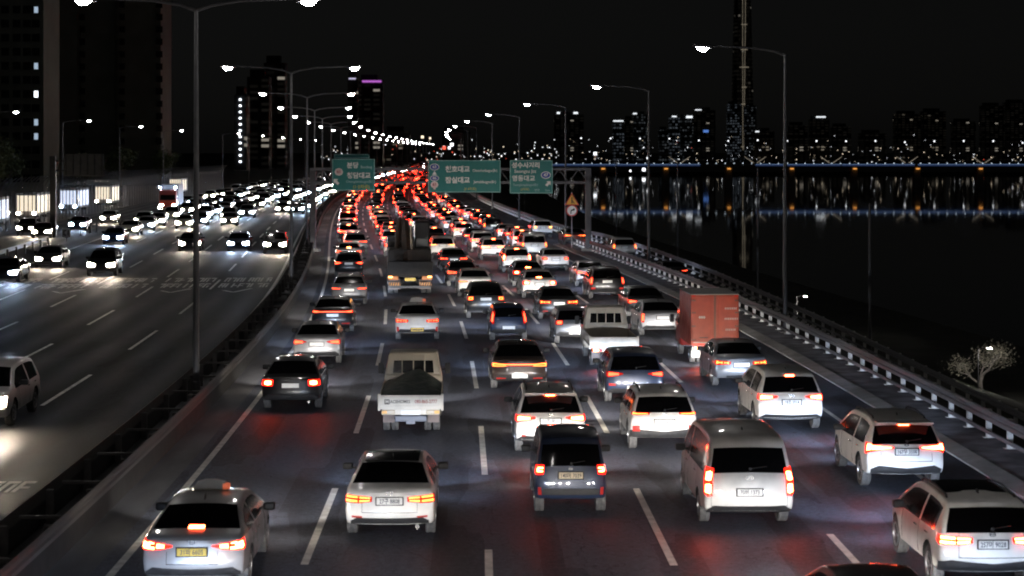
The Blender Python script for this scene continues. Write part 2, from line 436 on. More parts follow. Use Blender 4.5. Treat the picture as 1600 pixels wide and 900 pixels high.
# ------------------------------------------------------------------ barriers
DARKP = noisy('dark_infill', (.014, .013, .012), (.026, .025, .023), 2, .8)
WB = [(0, .46), (.05, .50), (.05, .58), (0, .62), (.05, .66), (.05, .74), (0, .78), (-.02, .78), (-.02, .46)]
def guardrail(label, off, y0, y1, side, post_step, post_h, m_rail, m_post, zoff=None, second=None, lift=0., near_to=175, group=None, infill=False):
    b = empty('guardrail', P(interp(y0, off) if isinstance(off, list) else off, y0)); inv = b.location.copy()
    def shift(mb): mb.v = [tuple(Vector(v) - inv) for v in mb.v]; return mb
    shift(sweep(MB(), [(dx * side * -1, z + lift) for dx, z in WB], off, y0, y1, zoff, step=2)).build('rail', m_rail, b)
    if infill:
        shift(sweep(MB(), [(-.02, .0), (-.02, .5), (.02, .5), (.02, .0)], off, y0, y1, zoff, step=2)).build('infill', DARKP, b)
    if second:
        shift(sweep(MB(), second, off, y0, y1, zoff, step=2)).build('lower_rail', m_rail, b)
    y = y0 + .6; far = MB()
    fo = (lambda q: interp(q, off)) if isinstance(off, list) else (lambda q: off)
    fz = (lambda q: interp(q, zoff)) if isinstance(zoff, list) else (lambda q: 0.)
    while y < y1:
        g = MB(); p = P(fo(y) + .13 * side, y, fz(y)) - inv
        g.box(p.x - .07, p.x + .07, p.y - .075, p.y + .075, p.z - .05, p.z + post_h)
        if m_post is WHITEPOST: g.box(p.x - .16, p.x + .16, p.y - .10, p.y + .10, p.z - .02, p.z + .095)
        if y < near_to: g.build('post', m_post, b)
        else:
            n = len(far.v); far.v += g.v; far.f += [tuple(n + i for i in f) for f in g.f]
        y += post_step
    if far.v: far.build('far_posts', m_post, b)['kind'] = 'stuff'
    tag(b, label, 'guardrail', group); return b
PIPE = [(-.05, .25), (-.05, .33), (.0, .35), (.0, .23)]
guardrail('long steel guardrail on white posts along the right shoulder up to the ramp nose', 17.15, -4, 163, 1, 1.97, .86, STEEL, WHITEPOST, second=PIPE, lift=.11)
guardrail('outer guardrail between the climbing ramp and the river, carrying on into the distance',
          [(0, 27.3), (60, 26.6), (90, 25.4), (110, 24.6), (135, 23.4), (149, 21.9), (165, 20.2), (180, 18.9), (2400, 18.9)], 20, 800, 1, 1.97, .86, STEEL, WHITEPOST,
          zoff=RZ, second=PIPE, lift=.11, near_to=215)
guardrail('median guardrail on the side of the outbound red-light lanes', -4.75, -12, 900, -1, 4.0, .72, STEELD, STEELD, near_to=150, infill=True)
med = guardrail('median guardrail on the side of the oncoming white-light lanes', -5.85, -12, 900, 1, 4.0, .72, STEELD, STEELD, near_to=150, infill=True)
for y in ys(-10, 150, 4, 0):
    p = P(-5.3, y, 0) - med.location
    MB().box(p.x - .45, p.x + .45, p.y - .06, p.y + .06, .60, .66).build('spacer', STEELD, med)
guardrail('short bright guardrail curving in from the left edge before the side road', [(100, -26.4), (140, -27.3), (165, -27.3)], 96, 165, 1, 4.0, .7, STEEL, STEELD)

# ------------------------------------------------------------------ vehicles: the shared body builder
U = [-1, -.985, -.95, -.90, -.6, -.3, 0, .3, .6, .90, .95, .985, 1]
RB = .06
def smooth01(t): t = max(0, min(1, t)); return t * t * (3 - 2 * t)
BASE = {
 'sedan': dict(L=4.85, W=1.86, H=1.47, yr=1.08, yf=3.90, R=.335, belt=[(0, .99), (1.0, 1.0), (3.9, .95), (5, .9)], win=(1.02, 3.72), bp=(1.95, 2.06), roofw=.66, rr=.20, zl=.87,
   path=[(.34, .33), (.12, .35), (.03, .45), (0, .58), (.03, .74), (.055, .88), (.07, .99), (.17, 1.05), (.40, 1.085), (.60, 1.11, 'r'), (1.04, 1.28, 'r'), (1.46, 1.405), (1.95, 1.46), (2.45, 1.47), (2.88, 1.445), (3.12, 1.40, 'f'), (3.52, 1.22, 'f'), (3.95, 1.01), (4.3, .94), (4.6, .83), (4.76, .70), (4.83, .56), (4.85, .46), (4.80, .34), (4.66, .24)]),
 'suv': dict(L=4.7, W=1.89, H=1.69, yr=.98, yf=3.75, R=.365, belt=[(0, 1.12), (1.0, 1.10), (3.7, 1.03), (5, 1.0)], win=(.55, 3.5), bp=(1.72, 1.83), roofw=.70, rr=.17, zl=1.0,
   path=[(.36, .38), (.14, .41), (.03, .52), (0, .66), (.02, .84), (.05, 1.0), (.09, 1.13, 'r'), (.25, 1.36, 'r'), (.40, 1.545), (.52, 1.625), (1.0, 1.675), (1.8, 1.69), (2.55, 1.665), (2.95, 1.60, 'f'), (3.38, 1.37, 'f'), (3.8, 1.12), (4.2, 1.05), (4.5, .95), (4.64, .80), (4.69, .62), (4.70, .5), (4.66, .38), (4.5, .3)]),
 'boxy': dict(L=3.6, W=1.6, H=1.70, yr=.56, yf=3.07, R=.285, belt=[(0, 1.06), (3.6, 1.0)], win=(.35, 3.0), bp=(1.5, 1.6), roofw=.80, rr=.10, zl=.98,
   path=[(.24, .32), (.08, .35), (.015, .45), (0, .58), (.015, .76), (.035, .92), (.06, 1.06, 'r'), (.13, 1.32, 'r'), (.20, 1.52), (.30, 1.645), (.7, 1.69), (1.6, 1.70), (2.25, 1.67), (2.55, 1.59, 'f'), (2.85, 1.33, 'f'), (3.12, 1.08), (3.35, .97), (3.5, .82), (3.57, .62), (3.6, .5), (3.56, .38), (3.46, .28)]),
 'mini': dict(L=3.6, W=1.6, H=1.49, yr=.58, yf=3.0, R=.285, belt=[(0, 1.0), (3.6, .94)], win=(.5, 2.85), bp=(1.4, 1.5), roofw=.74, rr=.14, zl=.9,
   path=[(.24, .32), (.08, .35), (.015, .45), (0, .58), (.02, .76), (.05, .90), (.09, 1.0, 'r'), (.23, 1.2, 'r'), (.38, 1.37), (.5, 1.435), (1.0, 1.48), (1.65, 1.488), (2.15, 1.455), (2.42, 1.39, 'f'), (2.76, 1.18, 'f'), (3.1, 1.0), (3.35, .9), (3.5, .78), (3.57, .6), (3.6, .48), (3.56, .36), (3.46, .26)]),
 'van': dict(L=5.1, W=1.92, H=1.93, yr=1.1, yf=4.28, R=.335, belt=[(0, 1.2), (4.3, 1.12), (5, 1.1)], win=(.5, 4.2), bp=(2.9, 3.0), roofw=.78, rr=.10, zl=1.05,
   path=[(.3, .36), (.1, .40), (.015, .51), (0, .66), (.015, .86), (.04, 1.08), (.07, 1.2, 'r'), (.15, 1.46, 'r'), (.24, 1.70), (.38, 1.85), (.9, 1.92), (2.3, 1.93), (3.3, 1.88), (3.65, 1.79, 'f'), (4.1, 1.47, 'f'), (4.48, 1.2), (4.78, 1.08), (4.98, .92), (5.07, .7), (5.1, .54), (5.05, .42), (4.9, .32)]),
}
_BODY = {}
class Car: pass
def body_of(model, L=None, W=None, Hh=None):
    key = (model, L, W, Hh)
    if key in _BODY: return _BODY[key]
    b = BASE[model]; c = Car(); kl = (L or b['L']) / b['L']; kh = (Hh or b['H']) / b['H']
    c.L = b['L'] * kl; c.W = W or b['W']; c.Hh = b['H'] * kh; c.yr = b['yr'] * kl; c.yf = b['yf'] * kl; c.R = b['R']; c.zl = b['zl'] * kh
    belt = [(y * kl, z * kh) for y, z in b['belt']]; c.belt = belt
    out = [(p[0] * kl, p[1] * kh, p[2] if len(p) > 2 else None) for p in b['path']]
    # one extra sample in each segment, rounded with a cubic
    pts = []
    for i in range(len(out) - 1):
        p0 = out[max(i - 1, 0)]; p1 = out[i]; p2 = out[i + 1]; p3 = out[min(i + 2, len(out) - 1)]
        pts.append(p1)
        for t in (.5,):
            q = []
            for a in (0, 1):
                lin = lerp(p1[a], p2[a], t)
                cr = .5 * ((2 * p1[a]) + (-p0[a] + p2[a]) * t + (2 * p0[a] - 5 * p1[a] + 4 * p2[a] - p3[a]) * t * t + (-p0[a] + 3 * p1[a] - 3 * p2[a] + p3[a]) * t ** 3)
                q.append(lerp(lin, cr, .5 if a == 1 else 0))
            pts.append((q[0], q[1], p1[2]))
    pts.append(out[-1])
    n = len(pts); nor = []
    for i in range(n):
        a = pts[max(i - 1, 0)]; d = pts[min(i + 1, n - 1)]; dy, dz = d[0] - a[0], d[1] - a[1]; l = math.hypot(dy, dz) or 1
        nor.append((-dz / l, dy / l))
    B = [(p[0] - RB * q[0], p[1] - RB * q[1]) for p, q in zip(pts, nor)]
    ia = min(range(n), key=lambda i: B[i][0]); ib = max(range(n), key=lambda i: B[i][0])
    for i in range(ia + 1, ib + 1):
        if B[i][0] <= B[i - 1][0]: B[i] = (B[i - 1][0] + .002, B[i][1])
    for i in range(ia - 1, -1, -1):
        if B[i][0] <= B[i + 1][0]: B[i] = (B[i + 1][0] + .002, B[i][1])
    for i in range(ib + 1, n):
        if B[i][0] >= B[i - 1][0]: B[i] = (B[i - 1][0] - .002, B[i][1])
    up = B[ia:ib + 1]
    low_r = B[ia::-1] if ia else [B[0]]; low_f = B[ib:]
    sill = B[0][1]
    lowtab = sorted(low_r) + sorted(low_f)
    arch = c.R + .075
    def zb(y):
        z = interp(y, lowtab)
        for yc in (c.yr, c.yf):
            d = abs(y - yc)
            if d < arch: z = max(z, c.R + math.sqrt(arch * arch - d * d) - .0)
        return z
    zt = lambda y: interp(y, up)
    hw = c.W / 2
    def S(y, z):
        bz = interp(y, belt)
        k = interp(z, [(.2, .93), (.45, .985), (.62, 1.0), (bz - .12, .985), (bz, .955)]) if z <= bz else lerp(.955, b['roofw'] + .0, min(1.1, (z - bz) / (c.Hh - bz)) ** 1.15)
        k *= 1 - .05 * max(0, (.8 - y) / .8) ** 2 - .10 * max(0, (1.0 - (c.L - y)) / 1.0) ** 2
        return hw * k
    c.S = S; rr = b['rr']
    def warp(u, y, z, sgn):
        uu = abs(u); s = S(y, z)
        yy = y + rr * max(0, min(1, 1 - (y - RB) / .9)) * uu ** 3 - .32 * max(0, min(1, 1 - (c.L - y) / 1.1)) * uu ** 2.4
        zz = z - .035 * uu * uu * smooth01((z - .75) / .5)
        return (u * s, yy, zz)
    def gfun(u):
        u = abs(u); return 1. if u <= .9 else math.sqrt(max(0, 1 - ((u - .9) / .1) ** 2))
    def wp(i, u):
        x, y, z = warp(u, B[i][0], B[i][1], 1); gg = gfun(u)
        return (x, y + nor[i][0] * RB * gg, z + nor[i][1] * RB * gg)
    body, rg, fg, sgl, sgr, under = MB(), MB(), MB(), MB(), MB(), MB()
    for i in range(n - 1):
        t = pts[i][2]
        for j in range(len(U) - 1):
            q = [wp(i, U[j]), wp(i, U[j + 1]), wp(i + 1, U[j + 1]), wp(i + 1, U[j])]
            ins = U[j] >= -.9 and U[j + 1] <= .9
            (rg if t == 'r' and ins else fg if t == 'f' and ins else body).face(q)
    cols = sorted({round(p[0], 4) for p in B} | {round(k * c.L / 24, 4) for k in range(1, 24)} | {round(yc + arch * math.sin(a * math.pi / 16), 4) for yc in (c.yr, c.yf) for a in range(-8, 9)} | {round(v * kl, 4) for v in (*b['win'], *b['bp'])})
    cols = [y for y in cols if up[0][0] <= y <= up[-1][0]]
    def col(y):
        t = zt(y); lo = min(zb(y), t); bb = max(lo, min(interp(y, belt), t)); g1 = max(bb, t - .045)
        return [lo, lerp(lo, bb, .3), lerp(lo, bb, .65), bb, lerp(bb, g1, .5), g1, t]
    for y0, y1 in zip(cols, cols[1:]):
        a, d = col(y0), col(y1); ym = (y0 + y1) / 2
        inwin = b['win'][0] * kl < ym < b['win'][1] * kl and not (b['bp'][0] * kl < ym < b['bp'][1] * kl)
        for sg in (-1, 1):
            for r in range(6):
                q = [warp(sg, y0, a[r], 1), warp(sg, y1, d[r], 1), warp(sg, y1, d[r + 1], 1), warp(sg, y0, a[r + 1], 1)]
                if sg < 0: q = q[::-1]
                tgt = (sgl if sg < 0 else sgr) if (r in (3, 4) and inwin and (a[5] - a[3] + d[5] - d[3]) > .06) else body
                tgt.face(q)
        under.face([warp(-1, y0, zb(y0), 1), warp(1, y0, zb(y0), 1), warp(1, y1, zb(y1), 1), warp(-1, y1, zb(y1), 1)])
    c.m = {'body': body.mesh('body', PAINT['white'], 40, .0012), 'rear_window': rg.mesh('rear_window', GLASS, 40, .001), 'windscreen': fg.mesh('windscreen', GLASS, 40, .001),
           'wl': sgl.mesh('side_window', GLASS, 40, .001), 'wr': sgr.mesh('side_window', GLASS, 40, .001), 'underbody': under.mesh('underbody', UNDER, 40, .001)}
    rear = sorted([(pts[i][1], pts[i][0]) for i in range(0, max(range(n), key=lambda k: pts[k][1]))])
    front = sorted([(pts[i][1], pts[i][0]) for i in range(max(range(n), key=lambda k: pts[k][1]), n)])
    def endp(fx, z, off, back=False):
        """point on the tail (or nose) skin; fx is the fraction of half width, beyond 1 runs round the corner"""
        y0 = interp(z, front if back else rear); sg = -1 if fx < 0 else 1; u = min(1, abs(fx)); dr = -1 if back else 1
        yb = y0 + dr * RB; s = S(yb, z)
        x, yy, zz = warp(u, yb, z, 1); gg = gfun(u)
        yy -= dr * (RB * gg + off * (1 if u < .98 else .4)); ex = abs(fx) - 1
        xx = x
        if u > .93: xx += off * (u - .93) / .07
        if ex > 0: yy += dr * ex * s; xx = S(yb + dr * ex * s, z) + off
        return (sg * xx, yy, zz)
    c.endp = endp; c.warp = warp
    c.doors = [(b['win'][0] + (.35 if model != 'van' else .9)) * kl, (b['bp'][0] + b['bp'][1]) / 2 * kl, (b['yf'] - .62 * 1) * kl]
    # mirror, wheel
    mm = MB(); bz = interp(c.yf - .75, belt); wx = S(c.yf - .75, bz)
    mm.bbox(wx + .03, wx + .25, c.yf - .86, c.yf - .70, bz + .01, bz + .16, .045, 3)
    mm.box(wx - .05, wx + .06, c.yf - .80, c.yf - .74, bz + .02, bz + .07)
    c.m['mr'] = mm.mesh('mirror', TRIM, 50); c.m['ml'] = c.m['mr'].copy(); c.m['ml'].transform(Matrix.Diagonal((-1, 1, 1, 1))); c.m['ml'].flip_normals()
    c.m['wheel'] = wheel_mesh(c.R, .215); c.m['rim'] = rim_mesh(c.R, .215)
    _BODY[key] = c; return c
def wheel_mesh(r, w):
    prof = [(-w / 2 + .02, r * .62), (-w / 2, r * .72), (-w / 2 + .005, r * .93), (-w / 2 + .035, r), (-w * .12, r), (-w * .1, r - .012), (-w * .05, r - .012), (-w * .03, r), (w * .03, r), (w * .05, r - .012), (w * .1, r - .012), (w * .12, r), (w / 2 - .035, r), (w / 2 - .005, r * .93), (w / 2, r * .72), (w / 2 - .02, r * .62)]
    k = 20; rows = [[(px, pr * math.cos(2 * math.pi * j / k), pr * math.sin(2 * math.pi * j / k)) for j in range(k)] for px, pr in prof]
    g = MB().grid(rows, close=True); g.face(rows[0]); g.face(rows[-1][::-1])
    return g.mesh('wheel', TYRE, 45, 0)
def rim_mesh(r, w):
    g = MB(); k = 5; ri = r * .64
    for sgn in (1,):
        x = w / 2 - .012
        rows = [[(x + dx, rr * math.cos(2 * math.pi * j / 20), rr * math.sin(2 * math.pi * j / 20)) for j in range(20)] for dx, rr in ((.0, ri), (.014, ri), (.014, ri * .88), (-.03, ri * .86))]
        g.grid(rows, close=True)
        for s in range(k):
            a = 2 * math.pi * s / k
            pa = [(ri * .1, -.035), (ri * .9, -.02), (ri * .9, .02), (ri * .1, .035)]
            g.face([(x + .008, p * math.cos(a) - q * math.sin(a), p * math.sin(a) + q * math.cos(a)) for p, q in pa])
        g.face([(x - .04, ri * .86 * math.cos(2 * math.pi * j / 20), ri * .86 * math.sin(2 * math.pi * j / 20)) for j in range(20)])
    return g.mesh('rim', RIM, 40, 0)
def strip_mesh(c, cols, off, m, sg=1, back=False, z0=0.):
    """lamp or trim skin: columns (fraction of half width, low z, high z) laid on the tail or nose"""
    fine = []
    for (a, b_, t_), (d, e, f) in zip(cols, cols[1:]):
        k = max(1, int(abs(d - a) / .06))
        for i in range(k): q = i / k; fine.append((lerp(a, d, q), lerp(b_, e, q), lerp(t_, f, q)))
    fine.append(cols[-1])
    g = MB()
    rows = []
    for fx, lo, hi in fine:
        k = 4 if any(h - l > .06 for _, l, h in cols) else 1
        rows.append([c.endp(sg * fx, z0 + lo, -.03, back)] + [c.endp(sg * fx, z0 + lerp(lo, hi, i / k), off, back) for i in range(k + 1)] + [c.endp(sg * fx, z0 + hi, -.03, back)])
    g.grid(rows); g.face(rows[0][::-1]); g.face(rows[-1])
    me = g.mesh('lamp', m, 30, 0)
    bm = bmesh.new(); bm.from_mesh(me); bmesh.ops.recalc_face_normals(bm, faces=bm.faces[:]); bm.to_mesh(me); bm.free()
    return me
LAMPS = {  # housing columns, list of glowing element columns
 'wedge': ([(.44, -.01, .03), (.70, -.06, .06), (.95, -.10, .09), (1.10, -.05, .10)], [[(.60, -.02, .03), (.80, -.045, .05), (.95, -.06, .06)]]),
 'split': ([(.40, -.05, .045), (.70, -.085, .06), (1.0, -.09, .08), (1.14, -.04, .08)], [[(.44, .008, .036), (.69, .012, .05)], [(.45, -.04, -.014), (.69, -.065, -.022)], [(.73, .016, .055), (.98, .025, .07)], [(.73, -.065, -.025), (.98, -.065, -.012)]]),
 'swoop': ([(.42, -.02, .02), (.7, -.07, .05), (.98, -.10, .08), (1.1, -.04, .07)], [[(.46, -.015, .01), (.68, -.05, -.005), (.95, -.055, .0)], [(.82, .02, .05), (.97, .02, .065)]]),
 'bar': ([(0, -.03, .035), (.62, -.03, .035), (.80, -.05, .06), (1.0, -.05, .08), (1.08, -.02, .07)], [[(0, -.012, .016), (.66, -.012, .016), (.80, -.03, .035), (.96, -.02, .06)]]),
 'loop': ([(0, -.04, .04), (.5, -.04, .05), (.98, -.06, .07), (1.08, -.02, .06)], [[(0, .005, .025), (.5, .005, .03), (.9, .02, .06), (.98, .0, .06)], [(.5, -.035, -.012), (.9, -.05, -.02), (.97, -.045, .0)]]),
 'tall': ([(.80, -.26, .20), (.90, -.28, .32), (1.0, -.20, .40), (1.08, -.05, .36)], [[(.87, -.18, .12), (.95, -.16, .26)]]),
 'tall_thin': ([(.88, -.20, .22), (1.0, -.22, .26), (1.05, -.12, .2)], [[(.91, -.13, .16), (.98, -.13, .18)]]),
 'twin': ([(.84, -.30, .28), (.94, -.32, .3), (1.0, -.26, .32), (1.06, -.1, .26)], [[(.87, .05, .21), (.92, .03, .23), (.98, .05, .21)], [(.87, -.23, -.06), (.92, -.25, -.04), (.98, -.23, -.06)]]),
 'square': ([(.78, -.11, .10), (.97, -.12, .11), (1.04, -.08, .1)], [[(.80, .02, .05), (.95, .02, .055)], [(.80, -.055, -.025), (.95, -.055, -.02)], [(.92, -.03, .03), (.96, -.03, .03)]]),
 'cshape': ([(.66, -.09, .09), (.96, -.10, .10), (1.05, -.06, .09)], [[(.70, .03, .062), (.93, .03, .066)], [(.70, -.062, -.03), (.93, -.066, -.03)], [(.70, -.03, .03), (.755, -.03, .03)], [(.88, -.03, .03), (.93, -.03, .03)]]),
 'dart': ([(.34, -.008, .012), (.66, -.05, .045), (.90, -.09, .07), (.98, -.14, .09), (1.12, -.16, .12)], [[(.40, -.006, .010), (.68, -.035, .035), (.90, -.045, .06)], [(.92, -.05, .08), (.99, -.07, .09)]]),
 'bow': ([(.42, -.06, .04), (.7, -.08, .06), (.98, -.09, .08), (1.08, -.04, .07)], [[(.50, -.055, .03), (.62, -.012, .006), (.68, -.04, .028)], [(.74, -.045, .032), (.84, -.012, .012), (.96, -.055, .06)]]),
 'thin': ([(.46, -.02, .03), (.8, -.035, .04), (1.0, -.03, .06), (1.06, 0, .05)], [[(.52, -.008, .016), (.82, -.012, .02), (.97, -.005, .04)]]),
 'round': ([(.62, -.09, .09), (.8, -.1, .1), (1.0, -.09, .1), (1.06, -.05, .08)], [[(.68, -.05, .05), (.8, -.07, .07), (.92, -.05, .05)]]),
 'curl': ([(.40, -.015, .01), (.6, -.06, .03), (.82, -.08, .06), (1.02, -.09, .10), (1.12, -.02, .1)], [[(.56, -.035, .02), (.72, -.045, .035)], [(.76, -.065, -.025), (.98, -.06, -.02)], [(.86, -.03, .04), (.99, -.03, .07)], [(.78, .03, .05), (.9, .035, .07)]]),
}
CARS = []
_pm = {}
def shared(key, fn):
    if key not in _pm: _pm[key] = fn()
    return _pm[key]
_beams = {}
def add_beam(parent, x, y, z, power, col):
    if (power, col) not in _beams:
        d = bpy.data.lights.new('low_beam', 'SPOT'); d.energy = power; d.color = col; d.spot_size = R(26); d.spot_blend = .8; d.shadow_soft_size = .06
        _beams[(power, col)] = d
    o = bpy.data.objects.new('low_beam', _beams[(power, col)]); COL.objects.link(o); o.parent = parent; o.location = (x, y, z)
    o.rotation_euler = (R(90 - 8.5), 0, 0); o.scale = (3.3, 1, 1); return o
WARMB = (1, .95, .90); COOLB = (.62, .76, 1)
def car(model, colour, X, Y, rz, label, group=None, name='car', cat='car', L=None, W=None, Hh=None, lamp='wedge', glow=RUN, third=True, lod=0, plate=PLATE_W, ptxt=None,
        zl=None, rails=False, roofglass=False, trim=None, cool=False, oncoming=False, power=3500, z=0., extras=None, reflect=None, pz=None, exhaust=False, spoiler=False, tz=None):
    c = body_of(model, L, W, Hh)
    root = empty(name, (X, Y, z), rz); tag(root, label, cat, group); CARS.append(root)
    hw = c.W / 2; zl = zl or c.zl
    link('body', c.m['body'], root, m=PAINT[colour])
    link('rear_window', c.m['rear_window'], root); link('windscreen', c.m['windscreen'], root)
    link('side_window', c.m['wl'], root); link('side_window', c.m['wr'], root)
    if lod < 3: link('underbody', c.m['underbody'], root)
    if lod < 3:
        link('mirror', c.m['ml'], root); link('mirror', c.m['mr'], root)
    for yy in (c.yr, c.yf):
        for sg in (-1, 1):
            if lod >= 2 and (yy == (c.yr if oncoming else c.yf)): continue
            w = link('wheel', c.m['wheel'], root, (sg * (hw - .13), yy, c.R))
            if sg < 0: w.rotation_euler = (0, 0, math.pi)
            if lod < 1: link('rim', c.m['rim'], w)
    key = (model, L, W, Hh)
    if not oncoming:
        hc, els = LAMPS[lamp]
        for sg in (-1, 1):
            me = shared((key, lamp, zl, sg, 'h'), lambda: strip_mesh(c, hc, .012, HOUSE, sg, False, zl))
            h = link('tail_lamp', me, root, m=HOUSE_LIT if glow in (BRAKE, BRAKEF) else HOUSE)
            for i, e in enumerate(els):
                me = shared((key, lamp, zl, sg, i), lambda: strip_mesh(c, e, .022, RUN, sg, False, zl))
                link('glowing_element', me, h, m=glow)
        if third:
            tz_ = tz or (c.Hh - .13 if model in ('suv', 'mini') else c.Hh - .16 if model in ('boxy', 'van') else 1.13 * c.Hh / 1.47)
            me = shared((key, 'third', tz_), lambda: strip_mesh(c, [(-.17, -.018, .018), (.17, -.018, .018)], .02, BRAKE, 1, False, tz_))
            link('high_brake_lamp', me, root, m=BRAKE)
        p_z = pz or (zl - .04 if model != 'sedan' else .80)
        y0 = c.endp(0, p_z, .012)[1]
        if lod < 2:
            me = shared(('frame',), lambda: MB().bbox(-.285, .285, -.006, .02, -.088, .086, .006, 1).mesh('plate_frame', TRIM, 0)); link('plate_frame', me, root, (0, y0, p_z))
        me = shared(('plate', plate.name), lambda: MB().bbox(-.26, .26, -.012, .012, -.07, .07, .008, 1).mesh('plate', plate, 0))
        pl = link('number_plate', me, root, (0, y0, p_z), m=plate)
        if ptxt: text('plate_lettering', ptxt, .125, INK, pl, (0, -.016, -.004), .012, xs=.78)
        if lod < 2:
            tm = trim or [(-.95, .34, .43), (-.8, .34, .52), (0, .335, .50), (.8, .34, .52), (.95, .34, .43)]
            me = shared((key, 'trim', str(tm)), lambda: strip_mesh(c, tm, .032, TRIM, 1, False, 0))
            link('bumper_trim', me, root)
        if reflect:
            for sg in (-1, 1):
                me = shared((key, 'refl', str(reflect), sg), lambda: strip_mesh(c, reflect, .034, REFL, sg, False, 0)); link('reflector', me, root)
    zh = c.zl * .86
    if oncoming or lod < 3:
        for sg in (-1, 1):
            me = shared((key, 'hd', sg), lambda: strip_mesh(c, [(.42, -.06, .07), (.68, -.13, .11), (.96, -.10, .14)], .02, HEADW, sg, True, zh - .12))
            link('headlamp', me, root, m=(HEADB if cool else HEADW) if oncoming else (HEADBO if cool else HEADWO))
    if oncoming and lod < 2:
        me = shared((key, 'grille'), lambda: strip_mesh(c, [(-.44, -.10, .06), (0, -.13, .08), (.44, -.10, .06)], .012, TRIM, 1, True, zh - .16))
        link('grille', me, root)
    if rails:
        for sg in (-1, 1):
            g = MB(); zz = c.Hh
            xr = sg * (c.W / 2 * BASE[model]['roofw'] * .93)
            g.tube([(xr, c.L * .17, zz - .12), (xr, c.L * .20, zz - .012), (xr, c.L * .38, zz + .035), (xr, c.L * .56, zz + .0), (xr, c.L * .6, zz - .06)], .022, 6)
            g.build('roof_rail', TRIM, root, 40)
    if roofglass:
        g = MB(); ya, yb, xw = c.L * .26, c.L * .56, c.W / 2 * .60
        rows = [[(xw * u, yy, c.Hh + .008 - .035 * u * u * .4 - .05 * ((yy / c.L - .40) / .16) ** 2 * .55) for u in (-1, -.5, 0, .5, 1)] for yy in [lerp(ya, yb, k / 6) for k in range(7)]]
        g.grid(rows).build('sunroof', GLASS, root, 40)
    if spoiler:
        g = MB(); s = c.S(.4, c.Hh - .12) * .93
        g.bbox(-s, s, .16, .50, c.Hh - .10, c.Hh - .055, .018, 2); g.build('roof_spoiler', PAINT[colour], root, 40)
    if exhaust:
        g = MB(); yq = c.endp(.6, .36, 0)[1]
        g.tube([(.55, yq - .03, .30), (.55, yq + .2, .30)], .045, 10); g.build('exhaust_pipe', CHROME, root, 40)
    if power:
        for sg in ((-1, 1) if lod < 2 else (1,)):
            add_beam(root, sg * hw * .72, c.L + .02, zh - .1, power * (.5 if lod < 2 else 1), COOLB if cool else WARMB)
    if lod == 0:
        for sg in (-1, 1):
            for yd in c.doors:
                bz = interp(yd, c.belt); pts = [c.warp(sg, yd, zz, 1) for zz in (max(.42, c.R * 2 * .62), .6, .8, bz)]
                me = shared((key, 'seam', sg, yd), lambda: MB().tube([(q[0] - sg * .002, q[1], q[2]) for q in pts], .007, 4).mesh('door_seam', TRIM, 0)); link('door_seam', me, root)
            for yd in c.doors[:2]:
                bz = interp(yd, c.belt); a_ = c.warp(sg, yd + .10, bz - .13, 1); b_ = c.warp(sg, yd + .30, bz - .13, 1)
                me = shared((key, 'handle', sg, yd), lambda: MB().tube([(a_[0] + sg * .012, a_[1], a_[2]), (b_[0] + sg * .012, b_[1], b_[2])], .016, 6).mesh('door_handle', CHROME, 0)); link('door_handle', me, root)
        if model in ('suv', 'van', 'sedan') and not oncoming:
            yy = c.L * .22 if model != 'sedan' else c.L * .34
            g = MB(); g.prism([(-.012, c.Hh - .06), (.012, c.Hh - .06), (.006, c.Hh + .055), (-.006, c.Hh + .055)], yy, yy + .16); g.build('antenna_fin', TRIM, root)
        if model in ('suv', 'van', 'mini', 'boxy') and not oncoming:
            z0_ = 1.20 * c.Hh / 1.69 if model == 'suv' else 1.28 if model == 'van' else 1.12 if model == 'boxy' else 1.06
            g = MB(); p0 = c.endp(.02, z0_, .03); p1 = c.endp(.42, z0_ + .05, .03); g.tube([p0, p1], .010, 5); g.bbox(p0[0] - .03, p0[0] + .03, p0[1] - .01, p0[1] + .03, p0[2] - .04, p0[2] + .02, .01, 1); g.build('rear_wiper', TRIM, root)
    if extras: extras(root, c)
    return root
def taxi_sign(root, c):
    g = MB(); g.prism([(-.34, c.Hh - .01), (.34, c.Hh - .01), (.26, c.Hh + .15), (.10, c.Hh + .19), (-.10, c.Hh + .19), (-.26, c.Hh + .15)], c.L * .50, c.L * .50 + .16)
    t = g.build('roof_sign', mat('taxi_sign_off', (.22, .21, .19), .4), root)
    MB().bbox(.22, .36, c.L * .50 - .01, c.L * .50 + .12, c.Hh + .01, c.Hh + .13, .03, 2).build('sign_marker', mat('taxi_orange', (.5, .12, .06), .4, emit=(1, .2, .08), es=.35), t)
def emblem(z, r=.07):
    def f(root, c):
        g = MB(); y = c.endp(0, z, .014)[1]; k = 16
        rows = [[(a * r * 1.35 * math.cos(2 * math.pi * j / k), y - .006, z + a * r * .8 * math.sin(2 * math.pi * j / k)) for j in range(k)] for a in (1, .72)]
        g.grid(rows, close=True); g.face([(-r * .9, y - .007, z - r * .12), (r * .9, y - .007, z - r * .12), (r * .9, y - .007, z + r * .14), (-r * .9, y - .007, z + r * .14)])
        g.build('badge', CHROME, root)
    return f
def seams(zlo, zhi, fx=.62):
    """dark shut line of the boot lid"""
    def f(root, c):
        for cols in ([(-fx, zlo, zlo + .012), (fx, zlo, zlo + .012)], [(fx, zlo, zhi), (fx + .008, zlo, zhi)], [(-fx - .008, zlo, zhi), (-fx, zlo, zhi)]):
            link('shut_line', strip_mesh(c, cols, .004, TRIM, 1, False, 0), root)
    return f
def both(*fs):
    def f(root, c):
        for q in fs: q(root, c)
    return f
